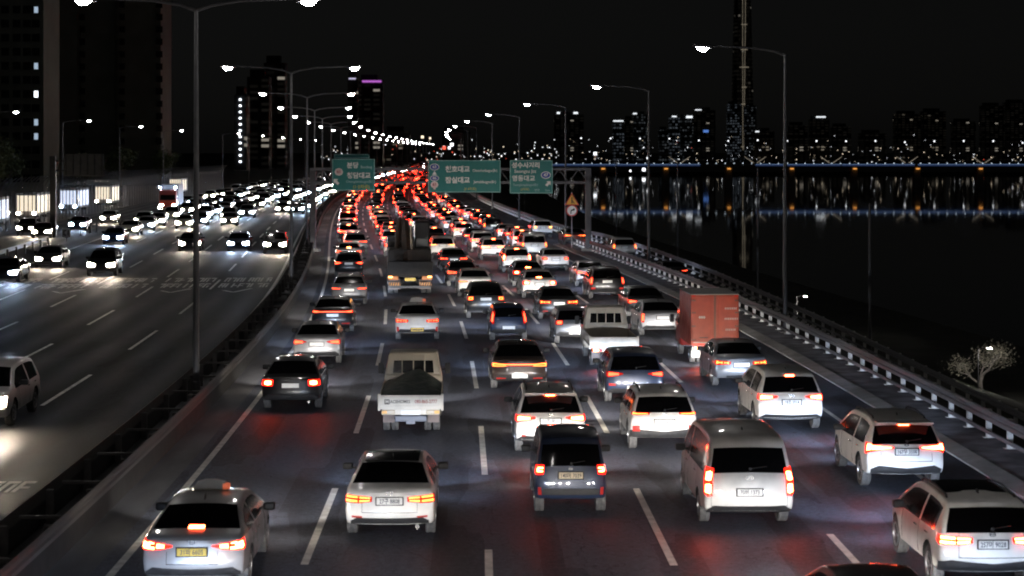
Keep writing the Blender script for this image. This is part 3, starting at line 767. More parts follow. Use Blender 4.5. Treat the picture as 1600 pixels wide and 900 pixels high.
def at_axle(px, py, model, L=None, z=0.):
    """ground position of the tail from where the rear tyres meet the road in the photograph"""
    x, y = gpt(px, py, z); b = BASE[model]; ov = b['yr'] * ((L or b['L']) / b['L'])
    h = heading(y); return x + math.sin(h) * ov, y - math.cos(h) * ov, h

# ------------------------------------------------------------------ trucks
def cab(mb_levels, k=.10):
    """lofted truck cab from levels (z, half width, rear y, front y)"""
    g = MB(); rows = []
    for z, w, ya, yb in mb_levels:
        r = min(k, w * .4); ring = []
        for cx, cy, a0 in ((w - r, yb - r, 0), (-w + r, yb - r, 90), (-w + r, ya + r, 180), (w - r, ya + r, 270)):
            for a in (0, 30, 60, 90):
                t = R(a0 + a); ring.append((cx + r * math.cos(t), cy + r * math.sin(t), z))
        rows.append(ring)
    g.grid(rows, close=True); g.face(rows[-1]); g.face(rows[0][::-1]); return g
def duals(root, y, r, hw, dual=True, w=.2):
    me = shared(('tw', r, w), lambda: wheel_mesh(r, w)); rm = shared(('tr', r, w), lambda: rim_mesh(r, w))
    for sg in (-1, 1):
        for i in range(2 if dual else 1):
            o = link('wheel', me, root, (sg * (hw - w / 2 - .02 - i * (w + .04)), y, r))
            if sg < 0: o.rotation_euler = (0, 0, math.pi)
            if i == 0: link('rim', rm, o)
def flat_window(root, name, pts, th=.012):
    MB().face(pts).build(name, GLASS, root)
def light_truck_base(name, label, X, Y, rz, colour, cat='truck', cool=False, roof=1.97):
    root = empty(name, (X, Y, 0), rz); tag(root, label, cat); CARS.append(root); m = PAINT[colour]
    cab([(.42, .80, 3.42, 5.02), (.55, .84, 3.40, 5.08), (.95, .86, 3.38, 5.10), (1.22, .85, 3.38, 5.02), (1.55, .79, 3.42, 4.78), (1.86, .73, 3.47, 4.52), (roof - .02, .69, 3.52, 4.42), (roof, .62, 3.60, 4.3)]).build('cab', m, root, 35)
    MB().face([(-.62, 4.80, 1.52), (.62, 4.80, 1.52), (.56, 4.60, 1.82), (-.56, 4.60, 1.82)]).build('windscreen', GLASS, root)
    for sg in (-1, 1):
        MB().face([(sg * .862, 3.55, 1.24), (sg * .862, 4.80, 1.24), (sg * .752, 4.52, 1.80), (sg * .752, 3.58, 1.80)]).build('side_window', GLASS, root)
        g = MB().bbox(sg * 1.0 - .08, sg * 1.0 + .08, 4.62, 4.70, 1.20, 1.52, .03, 2); g.tube([(sg * .84, 4.75, 1.3), (sg * .98, 4.68, 1.35)], .015, 5); g.build('mirror', TRIM, root)
        MB().bbox(sg * .62 - .14, sg * .62 + .14, 5.06, 5.12, .66, .82, .02, 2).build('headlamp', mat('headlamp_dim', (.5, .5, .5), .3, emit=(1, .85, .65), es=20), root)
    MB().box(-.42, -.30, .12, 4.6, .48, .62).box(.30, .42, .12, 4.6, .48, .62).build('chassis', UNDER, root)
    duals(root, 1.15, .30, .82); duals(root, 4.15, .31, .85, False, .19)
    add_beam(root, 0, 5.18, .7, 3000, COOLB if cool else WARMB)
    return root
def pickup_truck(label, X, Y, rz, tarp, lit, txt):
    root = light_truck_base('pickup_truck', label, X, Y, rz, 'cream', 'pickup truck')
    m = PAINT['cream']; W = .87
    MB().box(-W, W, .06, 3.28, .76, .82).build('bed_floor', TRIM, root)
    g = MB().bbox(-W, W, .0, .05, .74, 1.13, .012, 1); g.bbox(-W + .05, W - .05, -.014, .004, .80, .84, .006, 1); g.bbox(-W + .05, W - .05, -.014, .004, 1.05, 1.09, .006, 1)
    tg = g.build('tailgate', m, root, 30)
    for sg in (-1, 1):
        MB().bbox(sg * (W - .02) - .02, sg * (W - .02) + .02, .06, 3.28, .76, 1.13, .01, 1).build('side_gate', m, root)
        MB().bbox(sg * W - .035, sg * W + .035, -.02, .05, .70, 1.17, .012, 1).build('gate_latch', m, root)
    MB().bbox(-.80, .80, .04, .12, .58, .76, .02, 2).build('rear_bumper', m, root)
    MB().bbox(-.44, .44, -.02, .14, .40, .56, .03, 2).box(-.12, .12, -.04, .1, .34, .42).build('under_bumper', mat('blue_grey_steel', (.11, .12, .15), .5), root)
    pl = MB().bbox(-.27, .27, .005, .03, .58, .72, .008, 1).build('number_plate', PLATE_W, root)
    for sg in (-1, 1):
        h = MB().bbox(sg * .62 - .19, sg * .62 + .19, .0, .05, .60, .72, .025, 2).build('tail_lamp', CLEAR if not lit else HOUSE, root)
        if lit: MB().bbox(sg * .66 - .10, sg * .66 + .10, -.015, .02, .615, .705, .03, 2).build('glowing_element', BRAKE, h)
        else:
            MB().bbox(sg * .72 - .07, sg * .72 + .07, -.012, .02, .62, .70, .02, 2).build('indicator_lens', mat('amber_lens', (.6, .32, .06), .3, emit=(1, .5, .12), es=.25), h)
        MB().box(sg * .62 - .16, sg * .62 + .16, .55, .58, .30, .62).build('mud_flap', mat('mud_flap', (.16, .13, .12), .8), root)
    # head guard behind the cab
    g = MB(); t = .022
    zt = 1.92
    for sg in (-1, 1): g.tube([(sg * .80, 3.34, .8), (sg * .80, 3.34, 1.35), (sg * .68, 3.38, zt)], t, 6)
    g.tube([(-.68, 3.38, zt), (.68, 3.38, zt)], t, 6)
    for xx in (-.33, 0, .33): g.tube([(xx, 3.35, 1.3), (xx, 3.37, zt)], .017, 6)
    g.tube([(-.78, 3.345, 1.33), (.78, 3.345, 1.33)], t, 6)
    g.build('guard_frame', m, root, 40)
    MB().face([(-.60, 3.386, 1.36), (.60, 3.386, 1.36), (.57, 3.43, 1.72), (-.57, 3.43, 1.72)]).build('rear_window', GLASS, root)
    MB().bbox(-.83, .83, 3.28, 3.32, .82, 1.30, .01, 1).build('headboard', m, root)
    if tarp:
        rows = []
        rn = random.Random(3)
        for i in range(13):
            y = .02 + i * .27; row = []
            for j in range(11):
                u = -1 + j * .2; xx = u * .88
                hh = 1.12 + .16 * smooth01(y / 1.8) * (1 - abs(u) ** 2.2) + .05 * noise.noise(Vector((xx * 3, y * 2.2, 1))) + (.24 * smooth01((y - 1.9) / 1.2) * max(0, 1 - abs(u - .15) * 1.5)) + .05 * math.sin(xx * 9 + y * 3) * .4
                if abs(u) == 1: hh = 1.02
                if i == 0: hh = min(hh, 1.10)
                row.append((xx * 1.015, y, hh))
            rows.append(row)
        MB().grid(rows).build('tarpaulin', noisy('green_tarpaulin', (.010, .024, .022), (.02, .04, .036), 5, .45, .7, bump=.4, bscale=9), root, 60)
    if txt:
        ink = mat('faded_ink', (.10, .085, .075), .7); red = mat('faded_red_ink', (.34, .09, .07), .7)
        MB().box(-.72, -.58, -.020, -.012, .88, 1.02).build('lettering_box', ink, tg)
        text('lettering', 'M', .13, m, tg, (-.65, -.024, .95), .02)
        text('lettering', 'ACEHOMES', .12, ink, tg, (-.29, -.018, .95), .012, xs=.9)
        text('lettering', '080-865-2777', .14, red, tg, (.42, -.018, .95), .014, xs=.78)
    return root
x, y = gpt(645, 672); y -= 1.15
pickup_truck('cream pickup truck with a dark green tarpaulin over its load', x, y, heading(y), True, False, True)
x, y = gpt(957, 570); y -= 1.15
pickup_truck('cream pickup truck with empty bed and barred cab window, brake lamps lit', x, y, heading(y), False, True, False)
# red box truck
x, y = gpt(1112, 566); y -= 1.15
root = light_truck_base('box_truck', 'red box truck with a tall cargo body in the lane by the shoulder', x, y, heading(y), 'red')
redm = noisy('red_box_paint', (.40, .055, .022), (.30, .04, .018), 3, .4, .55)
MB().bbox(-.89, .89, .02, 3.2, .74, 2.62, .03, 2).build('cargo_body', redm, root, 40)
MB().bbox(-.90, .90, .0, 3.22, 2.60, 2.64, .01, 1).build('cargo_roof', noisy('pale_roof', (.30, .28, .25), (.22, .21, .19), 2, .6), root)
for sg in (-1, 1):
    d = MB().bbox(min(sg * .02, sg * .84), max(sg * .02, sg * .84), -.004, .03, .80, 2.56, .01, 1).build('cargo_door', redm, root)
    MB().tube([(sg * .14, -.02, .84), (sg * .14, -.02, 2.5)], .014, 6).build('lock_rod', redm, d)
    MB().box(sg * .42 - .16, sg * .42 + .16, -.012, .0, 1.02, 1.05).build('door_handle', TRIM, d)
    h = MB().bbox(sg * .60 - .20, sg * .60 + .20, .02, .08, .58, .71, .02, 2).build('tail_lamp', HOUSE, root)
    MB().bbox(sg * .62 - .13, sg * .62 + .13, .0, .03, .59, .70, .03, 2).build('glowing_element', BRAKE, h)
    MB().box(sg * .62 - .17, sg * .62 + .17, .52, .55, .26, .6).build('mud_flap', mat('pale_flap', (.35, .33, .31), .8), root)
    for i in range(9): MB().box(sg * .892 - .006, sg * .892 + .006, .25 + i * .33, .28 + i * .33, .8, 2.56).build('body_rib', redm, root)
MB().bbox(-.84, .84, .04, .12, .56, .73, .02, 1).build('rear_bumper', mat('truck_grey', (.2, .2, .2), .6), root)
for sg in (-1, 1):
    for zz in (.95, 1.45, 1.95, 2.4): MB().bbox(sg * .80 - .07, sg * .80 + .09, -.03, .0, zz - .03, zz + .03, .008, 1).build('hinge', mat('hinge_steel', (.16, .06, .04), .5), root)
    MB().bbox(sg * .78 - .06, sg * .78 + .06, -.03, .02, 2.54, 2.58, .008, 1).build('marker_lamp', HOUSE, root)
    MB().box(min(sg * .1, sg * .8), max(sg * .1, sg * .8), -.012, -.005, .83, .87).build('reflective_tape', mat('tape', (.5, .45, .4), .5), root)
MB().bbox(-.04, .04, -.03, .0, .78, 2.58, .008, 1).build('door_seam_strip', mat('hinge_steel', (.16, .06, .04), .5), root)
MB().bbox(-.24, .24, .0, .03, .58, .70, .006, 1).build('number_plate', PLATE_W, root)
white_ink = mat('faded_white_ink', (.55, .48, .45), .7)
for sx, zz, bits in ((-.50, 1.78, (-.11, -.03, .05)), ):
    g = MB()
    for b_ in bits: g.prism([(sx + b_, zz), (sx + b_ + .05, zz + .06), (sx + b_ + .1, zz), (sx + b_ + .05, zz - .06)], -.012, -.006)
    g.build('emblem', white_ink, root)
for zz, w in ((2.10, .5), (1.72, .52), (1.32, .45)):
    g = MB(); xx = .62 - w / 2
    while xx < .62 + w / 2 - .06: g.box(xx, xx + .03, -.012, -.006, zz - .035, zz + .035).box(xx, xx + .045, -.012, -.006, zz + .02, zz + .035); xx += .065
    g.build('worn_lettering', white_ink, root)
# crane and excavator carrier seen from behind
x, y = gpt(643, 458); y -= 1.5
root = empty('digger_truck', (x, y, 0), heading(y)); tag(root, 'big dark truck carrying a folded digger arm, striped boards at its tail', 'truck'); CARS.append(root)
dm = noisy('dark_machine_paint', (.02, .016, .013), (.035, .027, .022), 3, .6, .8); om = noisy('worn_orange', (.06, .03, .018), (.03, .02, .014), 4, .6)
MB().box(-.5, -.35, .3, 8, .62, .85).box(.35, .5, .3, 8, .62, .85).build('chassis', UNDER, root)
MB().bbox(-1.22, 1.22, .1, 7.2, 1.0, 1.18, .02, 1).build('bed', dm, root)
MB().bbox(-1.25, 1.25, .0, .12, 1.12, 1.85, .03, 2).build('tail_board', noisy('tail_board_grey', (.016, .014, .013), (.028, .025, .023), 3, .7), root)
MB().bbox(-1.2, 1.2, .9, 3.6, 1.18, 2.5, .12, 3).build('machine_body', dm, root, 40)
MB().bbox(-1.15, -.2, 3.2, 5.0, 1.3, 2.8, .15, 3).build('engine_cover', dm, root, 40)
MB().bbox(.30, 1.15, 2.2, 3.7, 2.4, 4.0, .12, 3).build('operator_cab', mat('machine_black', (.008, .008, .008), .3), root, 40)
MB().face([(.42, 2.19, 3.0), (1.03, 2.19, 3.0), (1.03, 2.19, 3.85), (.42, 2.19, 3.85)]).build('cab_window', TRIM, root)
MB().tube([(-.15, .8, 1.9), (-.2, 1.6, 2.9), (-.25, 2.8, 3.7), (-.3, 3.6, 4.0)], [.2, .28, .26, .2], 8).build('boom', om, root, 40)
MB().tube([(-.5, 3.4, 4.05), (-.62, 2.4, 3.5), (-.7, 1.7, 2.45)], [.16, .18, .13], 8).build('arm', om, root, 40)
MB().tube([(.12, .95, 2.45), (.08, 2.4, 3.75)], .075, 8).build('hydraulic_ram', mat('polished_ram', (.75, .62, .48), .25, .7), root, 40)
MB().prism([(-.15, 1.9), (.15, 1.9), (.12, 2.45), (-.12, 2.45)], .7, .9).build('boom_foot', om, root)
MB().bbox(-1.2, 1.2, 7.3, 9.0, .9, 2.9, .15, 3).build('cab', mat('truck_dark', (.02, .02, .025), .4), root, 40)
for sg in (-1, 1):
    h = MB().bbox(sg * .93 - .28, sg * .93 + .28, -.02, .06, .84, 1.04, .03, 2).build('tail_lamp', mat('amber_housing', (.35, .12, .02), .4, emit=(1, .3, .05), es=.3), root)
    MB().bbox(sg * 1.08 - .11, sg * 1.08 + .11, -.04, .02, .96, 1.04, .02, 2).build('glowing_element', AMBER, h)
    b = MB().box(sg * .85 - .32, sg * .85 + .32, -.03, .0, .52, .70).build('striped_board', mat('board_orange', (.6, .25, .05), .5), root)
    g = MB()
    for i in range(5):
        a = sg * .85 - .30 + i * .13; g.face([(a, -.034, .52), (a + .06, -.034, .52), (a + .10, -.034, .70), (a + .04, -.034, .70)])
    g.build('dark_stripe', TRIM, b)
    MB().box(sg * .85 - .33, sg * .85 + .33, 1.05, 1.08, .25, .8).build('mud_flap', mat('mud_flap', (.16, .13, .12), .8), root)
MB().box(-.3, .3, -.03, .0, .78, .95).build('number_plate', PLATE_Y, root)
MB().box(-1.1, 1.1, .02, .12, .38, .50).build('under_bumper', mat('dark_bumper_steel', (.03, .032, .04), .5), root)
duals(root, 1.5, .48, 1.22, True, .26); duals(root, 2.8, .48, 1.22, True, .26); duals(root, 7.9, .48, 1.22, False, .26)

# ------------------------------------------------------------------ the vehicles one can tell apart, outbound
def put(px, py, model, colour, label, **k):
    X, Y, h = at_axle(px, py, model, k.get('L')); return car(model, colour, X, Y, h, label, **k)
TRW = [(-.96, .24, .33), (-.75, .22, .40), (0, .20, .41), (.75, .22, .40), (.96, .24, .33)]
SUVT = [(-1.0, .39, .58), (-.8, .385, .62), (0, .385, .56), (.8, .385, .62), (1.0, .39, .58)]
# lane by the median
put(313, 913, 'sedan', 'silver', 'silver taxi with yellow plate and roof sign at the bottom left corner', name='taxi', lamp='curl', glow=BRAKE, plate=PLATE_Y, ptxt='31바 6605', extras=both(taxi_sign, emblem(.97, .05), seams(.58, .80, .5)), zl=.90, pz=.80)
put(458, 637, 'sedan', 'black', 'black sedan with leaf-shaped tail lamps, second vehicle in the lane beside the median', lamp='round', glow=BRAKE, W=1.82, L=4.7, third=False, plate=PLATE_LW, zl=.88, exhaust=True)
put(497, 567, 'sedan', 'silver', 'silver sedan with unlit high brake lamp right behind the light-bar black sedan', lamp='wedge', glow=RUNR, third=False, W=1.8, L=4.6, cool=True)
put(521, 518, 'sedan', 'black', 'black sedan with one continuous light bar across its boot', lamp='bar', glow=RUNR, third=False, zl=.95, reflect=[(.45, .42, .46), (.85, .42, .47)])
put(546, 475, 'sedan', 'grey', 'grey sedan with pale lit bumper ahead of the light-bar black sedan', lamp='thin', glow=RUNR, third=False, cool=True, plate=PLATE_LW)
put(545, 433, 'suv', 'black', 'black estate car with broad red lamps, sixth vehicle in the median lane', lamp='wedge', glow=RUNR, third=False, W=1.85, Hh=1.6)
put(545, 411, 'sedan', 'silver', 'silver roofed sedan mostly hidden ahead of the black estate car', lamp='wedge', glow=RUNR, third=True)
# second lane
put(612, 832, 'sedan', 'white', 'white sedan with two-bar tail lamps in the foreground, left of the centre', lamp='split', glow=RUN, third=False, ptxt='27구 8808', roofglass=True, extras=both(emblem(.985, .055), seams(.60, .82, .62)), trim=[(-.90, .34, .42), (-.74, .335, .50), (0, .335, .495), (.74, .335, .50), (.90, .34, .42)], exhaust=True, reflect=[(.62, .505, .53), (.86, .50, .535)], pz=.83, cool=True)
put(652, 530, 'sedan', 'pearl', 'pale silver taxi with yellow plate directly ahead of the tarpaulin pickup', name='taxi', lamp='bow', glow=RUNR, third=False, plate=PLATE_Y, ptxt='34바 2648', extras=taxi_sign, pz=.50, reflect=[(.86, .44, .60), (.95, .42, .62)])
# third lane
put(890, 798, 'boxy', 'navy', 'small boxy dark blue city car in the middle lane foreground', lamp='square', glow=BRAKE, third=False, plate=mat('plate_cream', (.70, .58, .38), .4), ptxt='140머 7039', zl=.99, pz=.86, trim=[(-.80, .44, .57), (0, .44, .58), (.80, .44, .57)], reflect=[(.84, .44, .60), (.93, .44, .60)], extras=emblem(1.0, .035))
put(858, 704, 'suv', 'white', 'white family SUV with lit high brake lamp right ahead of the boxy dark car', lamp='wedge', glow=BRAKE, W=1.87, Hh=1.66, L=4.5, ptxt='21로 8816', rails=True, extras=emblem(1.06, .045), pz=.90, zl=.97, spoiler=True, reflect=[(.72, .50, .54), (.84, .5, .54)])
put(810, 606, 'sedan', 'brown', 'dark brown sedan with a looping light bar, in the middle lane', lamp='loop', glow=RUN, third=False, W=1.89, reflect=[(.5, .42, .46), (.85, .41, .46)], pz=.52, cool=True)
put(794, 531, 'mini', 'navy', 'small dark blue hatchback with tall upright tail lamps', lamp='tall', glow=RUNR, third=False, zl=.98, cool=True, pz=.56)
put(758, 497, 'suv', 'black', 'black off-road SUV with square amber-red lamps', lamp='cshape', glow=RUN, third=False, W=1.85, L=4.3, Hh=1.70, plate=PLATE_W)
put(741, 463, 'sedan', 'white', 'white sedan with thin orange lamps just ahead of the black off-road SUV', lamp='thin', glow=RUN, third=False)
put(722, 447, 'sedan', 'dark', 'dark sedan with bluish lit bumper, seventh vehicle in the middle lane', lamp='split', glow=RUNR, third=False, cool=True, pz=.5)
put(708, 423, 'sedan', 'dark', 'dark sedan with small double lamps, eighth vehicle in the middle lane', lamp='bow', glow=RUNR, third=False)
put(691, 404, 'suv', 'white', 'white SUV with amber lamps just right of the digger truck', lamp='thin', glow=AMBER, third=False, zl=1.08)
# fourth lane
car('sedan', 'dark', 5.55, 26.9, heading(28), 'dark car of which only the red-edged roof shows at the bottom edge', lamp='wedge', glow=BRAKE)
put(1160, 814, 'van', 'pearl', 'pale silver passenger van with stacked round tail lamps in the right foreground', name='van', cat='van', lamp='twin', glow=BRAKE, third=False, ptxt='70버 1373', pz=.80, extras=both(emblem(1.09, .06), seams(.50, 1.15, .86)), zl=1.02)
put(1033, 700, 'suv', 'white', 'white compact crossover with slim orange upper lamps and red bumper lamps', lamp='thin', glow=RUN, third=False, W=1.80, L=4.2, Hh=1.57, rails=True, zl=1.02, ptxt='38우 4415', pz=.80, trim=SUVT, reflect=[(.74, .56, .72), (.95, .56, .70)], extras=emblem(1.01, .045))
put(989, 627, 'suv', 'navy', 'dark blue SUV just ahead of the white compact crossover', lamp='wedge', glow=RUNR, third=False, W=1.86, Hh=1.62, L=4.45, cool=True, pz=.52, reflect=[(.7, .60, .66), (.93, .6, .67)])
put(897, 536, 'mini', 'grey', 'grey hatchback half hidden by the empty pickup truck', lamp='round', glow=RUNR, third=False, pz=.5, W=1.7, L=4.0)
put(871, 498, 'sedan', 'black', 'black sedan with arrow-shaped tail lamps and a pale plate', lamp='bow', glow=RUN, third=False, reflect=[(.6, .42, .47), (.85, .41, .47)], exhaust=True)
put(841, 465, 'sedan', 'white', 'white sedan with a glowing red rear window, ahead of the black arrow-lamp sedan', lamp='round', glow=BRAKE)
put(824, 447, 'sedan', 'dark', 'dark sedan glowing red, left ahead of the black SUV with upright lamps', lamp='round', glow=BRAKE)
put(806, 425, 'suv', 'white', 'white SUV with a lit high brake lamp in the fourth lane, tenth in line', lamp='tall_thin', glow=BRAKE)
put(770, 406, 'suv', 'white', 'white SUV with one wide red light bar, in the fourth lane far ahead', lamp='bar', glow=BRAKE)
# fifth lane
put(1530, 912, 'suv', 'white', 'white SUV with twin-bar lamps and dark rear window at the bottom right corner', lamp='split', glow=BRAKE, third=False, W=1.89, Hh=1.64, L=4.66, ptxt='257머 9028', rails=True, roofglass=True, pz=.90, zl=.97, extras=both(emblem(1.07, .045), seams(.66, 1.1, .66)), trim=SUVT, cool=True)
put(1403, 758, 'suv', 'white', 'white SUV with dart-shaped lamps and lit roof brake lamp near the right guardrail', lamp='dart', glow=BRAKE, W=1.87, Hh=1.64, L=4.64, ptxt='167무 3508', rails=True, pz=.93, zl=1.02, trim=[(-.92, .39, .52), (-.72, .385, .61), (0, .385, .55), (.72, .385, .61), (.92, .39, .52)], extras=both(emblem(1.08, .04), seams(.70, .9, .66)), cool=True, spoiler=True)
put(1228, 669, 'suv', 'white', 'white SUV with lit high brake lamp between the silver van and the grey sedan', lamp='wedge', glow=BRAKE, W=1.89, ptxt='18조 3014', pz=.86, extras=emblem(1.04, .05), cool=True)
put(1152, 602, 'sedan', 'grey', 'grey fastback sedan with orange boomerang lamps behind the red box truck', lamp='bow', glow=RUN, third=False, W=1.8, L=4.64, plate=PLATE_LW, trim=[(-.6, .34, .44), (0, .335, .46), (.6, .34, .44)])
put(1031, 524, 'sedan', 'silver', 'silver sedan with upright tail lamps left of the red box truck', lamp='tall_thin', glow=RUNR, third=False, zl=.84, L=4.8, pz=.85)
put(1007, 497, 'sedan', 'dark', 'dark sedan just ahead of the silver sedan beside the red box truck', lamp='wedge', glow=RUNR, third=False)
put(946, 466, 'suv', 'black', 'black SUV with upright red lamps in the lane by the shoulder', lamp='tall_thin', glow=RUNR, third=False, reflect=[(.72, .55, .64), (.95, .55, .64)], cool=True)
put(922, 447, 'sedan', 'silver', 'silver car half hidden by the black SUV with upright lamps', lamp='wedge', glow=RUNR, third=False, cool=True)
put(866, 423, 'sedan', 'white', 'white sedan with a brightly lit bumper by the right edge line', lamp='round', glow=RUNR, third=False, cool=True)
put(833, 403, 'van', 'white', 'tall white van near the right edge line, far ahead of the black SUV', name='van', cat='van', lamp='tall_thin', glow=RUN, third=False)
# ramp
for px, py, zz, model, colour, label, kw in (
    (1052, 441, -1.25, 'sedan', 'black', 'dark sedan low down at the foot of the ramp behind the guardrail', dict(lamp='thin', glow=RUNR)),
    (974, 404, -.45, 'suv', 'pearl', 'pale SUV with hooked orange lamps climbing the ramp', dict(lamp='tall_thin', glow=RUN)),
    (897, 383, -.02, 'sedan', 'dark', 'dark sedan at the top of the ramp beside the gantry leg', dict(lamp='bar', glow=RUN)),
    (847, 371, 0, 'suv', 'white', 'white SUV flashing an amber lamp as it joins from the ramp', dict(lamp='round', glow=AMBER))):
    X, Y, h = at_axle(px, py, model, None, zz); car(model, colour, X, Y, h + .03, label, z=zz - .0, third=False, cool=True, lod=1, power=1500, **kw)

# ------------------------------------------------------------------ the queue beyond, filled lane by lane
rq = random.Random(21)
LC = [-1.75, 1.75, 5.25, 8.75, 12.25]
LANE = ['median lane', 'second lane', 'middle lane', 'fourth lane', 'shoulder lane']
start = [148, 143, 150, 148, 153]; count = [7, 4, 9, 11, 11]
KIND = {'sedan': 'sedan', 'suv': 'SUV', 'mini': 'hatchback', 'boxy': 'box-shaped car', 'van': 'van'}
far_specs = []
for ln in range(5):
    y = start[ln] + rq.uniform(0, 3); n = count[ln]
    while y < 430:
        model = rq.choices(['sedan', 'suv', 'mini', 'van', 'boxy'], [46, 30, 9, 9, 6])[0]
        colour = rq.choices(['white', 'silver', 'black', 'grey', 'pearl', 'navy', 'dark', 'red'], [24, 14, 20, 14, 8, 6, 10, 4])[0]
        lampk = rq.choice(['wedge', 'round', 'thin', 'split', 'bow', 'tall_thin' if model != 'sedan' else 'wedge', 'swoop', 'bar'])
        br = rq.random() < .80
        n += 1
        p = P(LC[ln] + rq.uniform(-.3, .3), y)
        lbl = f"{colour.replace('pearl', 'off-white').replace('dark', 'charcoal')} {KIND[model]} {'braking' if br else 'with dim lamps'}, {nth(n)} vehicle in view up the {LANE[ln]}"
        car(model, colour, p.x, p.y, heading(y) + rq.uniform(-.01, .01), lbl, 'queue of far cars with red lamps', name='van' if model == 'van' else 'car', cat='van' if model == 'van' else 'car',
            lamp=lampk, glow=BRAKEF if br else rq.choice([RUN, RUNR, RUNR]), third=br and rq.random() < .85, lod=1 if y < 190 else 2 if y < 270 else 3, power=2000 if y < 290 else 0, cool=rq.random() < .6, plate=PLATE_LW)
        y += BASE[model]['L'] + rq.uniform(2.6, 6.5) + (y - 150) * .006

# the queue goes on below the lower edge of the picture, behind the vehicles in view
for X_, yf_, model, colour, cl, lbl in ((-5.5, 26.8, 'sedan', 'grey', True, 'grey sedan following the foreground silver taxi, just below the lower edge'), (-2.2, 27.2, 'sedan', 'dark', False, 'charcoal sedan following the foreground white sedan, just below the lower edge'),
        (1.3, 27.0, 'suv', 'silver', False, 'silver SUV following the boxy dark car, just below the lower edge'), (8.35, 26.2, 'suv', 'dark', True, 'charcoal SUV following the corner white SUV, just below the lower edge')):
    car(model, colour, X_, yf_ - BASE[model]['L'], heading(20), lbl, lod=1, cool=cl, third=False)

# ------------------------------------------------------------------ oncoming vehicles
def put_on(px, py, model, colour, label, **k):
    """px,py: where the front tyres stand"""
    x, y = gpt(px, py); b = BASE[model]; ov = b['L'] - b['yf']; h = heading(y)
    # front tyres at (x,y): the tail is further away
    dx, dy = -math.sin(h), math.cos(h); d = b['yf']
    return car(model, colour, x + dx * d, y + dy * d, h + math.pi, label, oncoming=True, **k)
put_on(-28, 664, 'suv', 'pearl', 'pale SUV cut off by the left edge, headlamps glaring', cool=False, power=200)
put_on(160, 431, 'suv', 'black', 'black SUV with bright headlamps nearest in the oncoming lanes left of centre', power=180)
put_on(77, 418, 'sedan', 'grey', 'grey sedan with warm headlamps close to the short bright guardrail', power=180)
put_on(8, 441, 'sedan', 'black', 'black sedan with cold white headlamps at the left edge', cool=True, power=180)
put_on(178, 382, 'sedan', 'blue', 'blue sedan with cold headlamps past the end of the short guardrail', cool=True, power=180)
put_on(122, 360, 'sedan', 'navy', 'dark blue sedan with glaring cold headlamps beside the fence, nearest to the sign post', cool=True, power=180)
put_on(170, 349, 'sedan', 'silver', 'silver sedan with warm headlamps driving close to the tall fence', power=180)
put_on(203, 368, 'sedan', 'white', 'white sedan just right of the blue sedan in the oncoming lanes', power=180)
put_on(224, 355, 'suv', 'white', 'white SUV behind the white sedan in the oncoming lanes', power=180)
put_on(297, 392, 'sedan', 'dark', 'dark sedan with warm headlamps partly behind the tall lamp post', power=180)
put_on(373, 392, 'sedan', 'navy', 'dark blue sedan with cold headlamps between two tall lamp posts', cool=True, power=180)
put_on(430, 396, 'suv', 'dark', 'dark tall SUV with warm headlamps in the oncoming lane next to the median', power=180)
put_on(311, 353, 'sedan', 'navy', 'dark sedan with cold headlamps just right of the nearest tall lamp post', cool=True, power=180)
put_on(358, 353, 'sedan', 'silver', 'silver sedan with warm headlamps behind the dark blue sedan with cold headlamps', power=180)
put_on(386, 341, 'suv', 'pearl', 'pale SUV with dazzling bluish headlamps in the second oncoming lane', cool=True, power=180)
put_on(350, 333, 'sedan', 'silver', 'silver car lost in the glare of its bluish headlamps', cool=True, power=180)
put_on(442, 333, 'sedan', 'dark', 'dark sedan with warm headlamps beside the median, behind the second lamp post', power=180)
OL = [-8.25, -11.75, -15.25, -18.75, -22.25, -26.5]
rq = random.Random(77)
ONL = ['oncoming lane next to the median', 'second oncoming lane', 'third oncoming lane', 'fourth oncoming lane', 'fifth oncoming lane', 'outermost joining lane']
for ln, (y, n) in enumerate(((250, 0), (285, 0), (225, 0), (205, 0), (200, 0), (262, 0))):
    while y < 470:
        n += 1
        model = rq.choices(['sedan', 'suv', 'van'], [6, 3, 1])[0]; colour = rq.choice(['white', 'silver', 'black', 'grey', 'pearl', 'dark'])
        p = P(OL[ln] + rq.uniform(-.3, .3), y); cl = rq.random() < .5
        lbl = f"{colour.replace('pearl', 'off-white').replace('dark', 'charcoal')} {KIND[model]} with {'cold' if cl else 'warm'} headlamps, {nth(n)} of the far stream, {ONL[ln]}"
        car(model, colour, p.x, p.y, heading(y) + math.pi, lbl, 'stream of far oncoming cars', name='van' if model == 'van' else 'car', cat='van' if model == 'van' else 'car', oncoming=True, cool=cl, lod=2 if y < 280 else 3, power=180 if y < 330 else 0)
        y += BASE[model]['L'] + rq.uniform(5, 15)
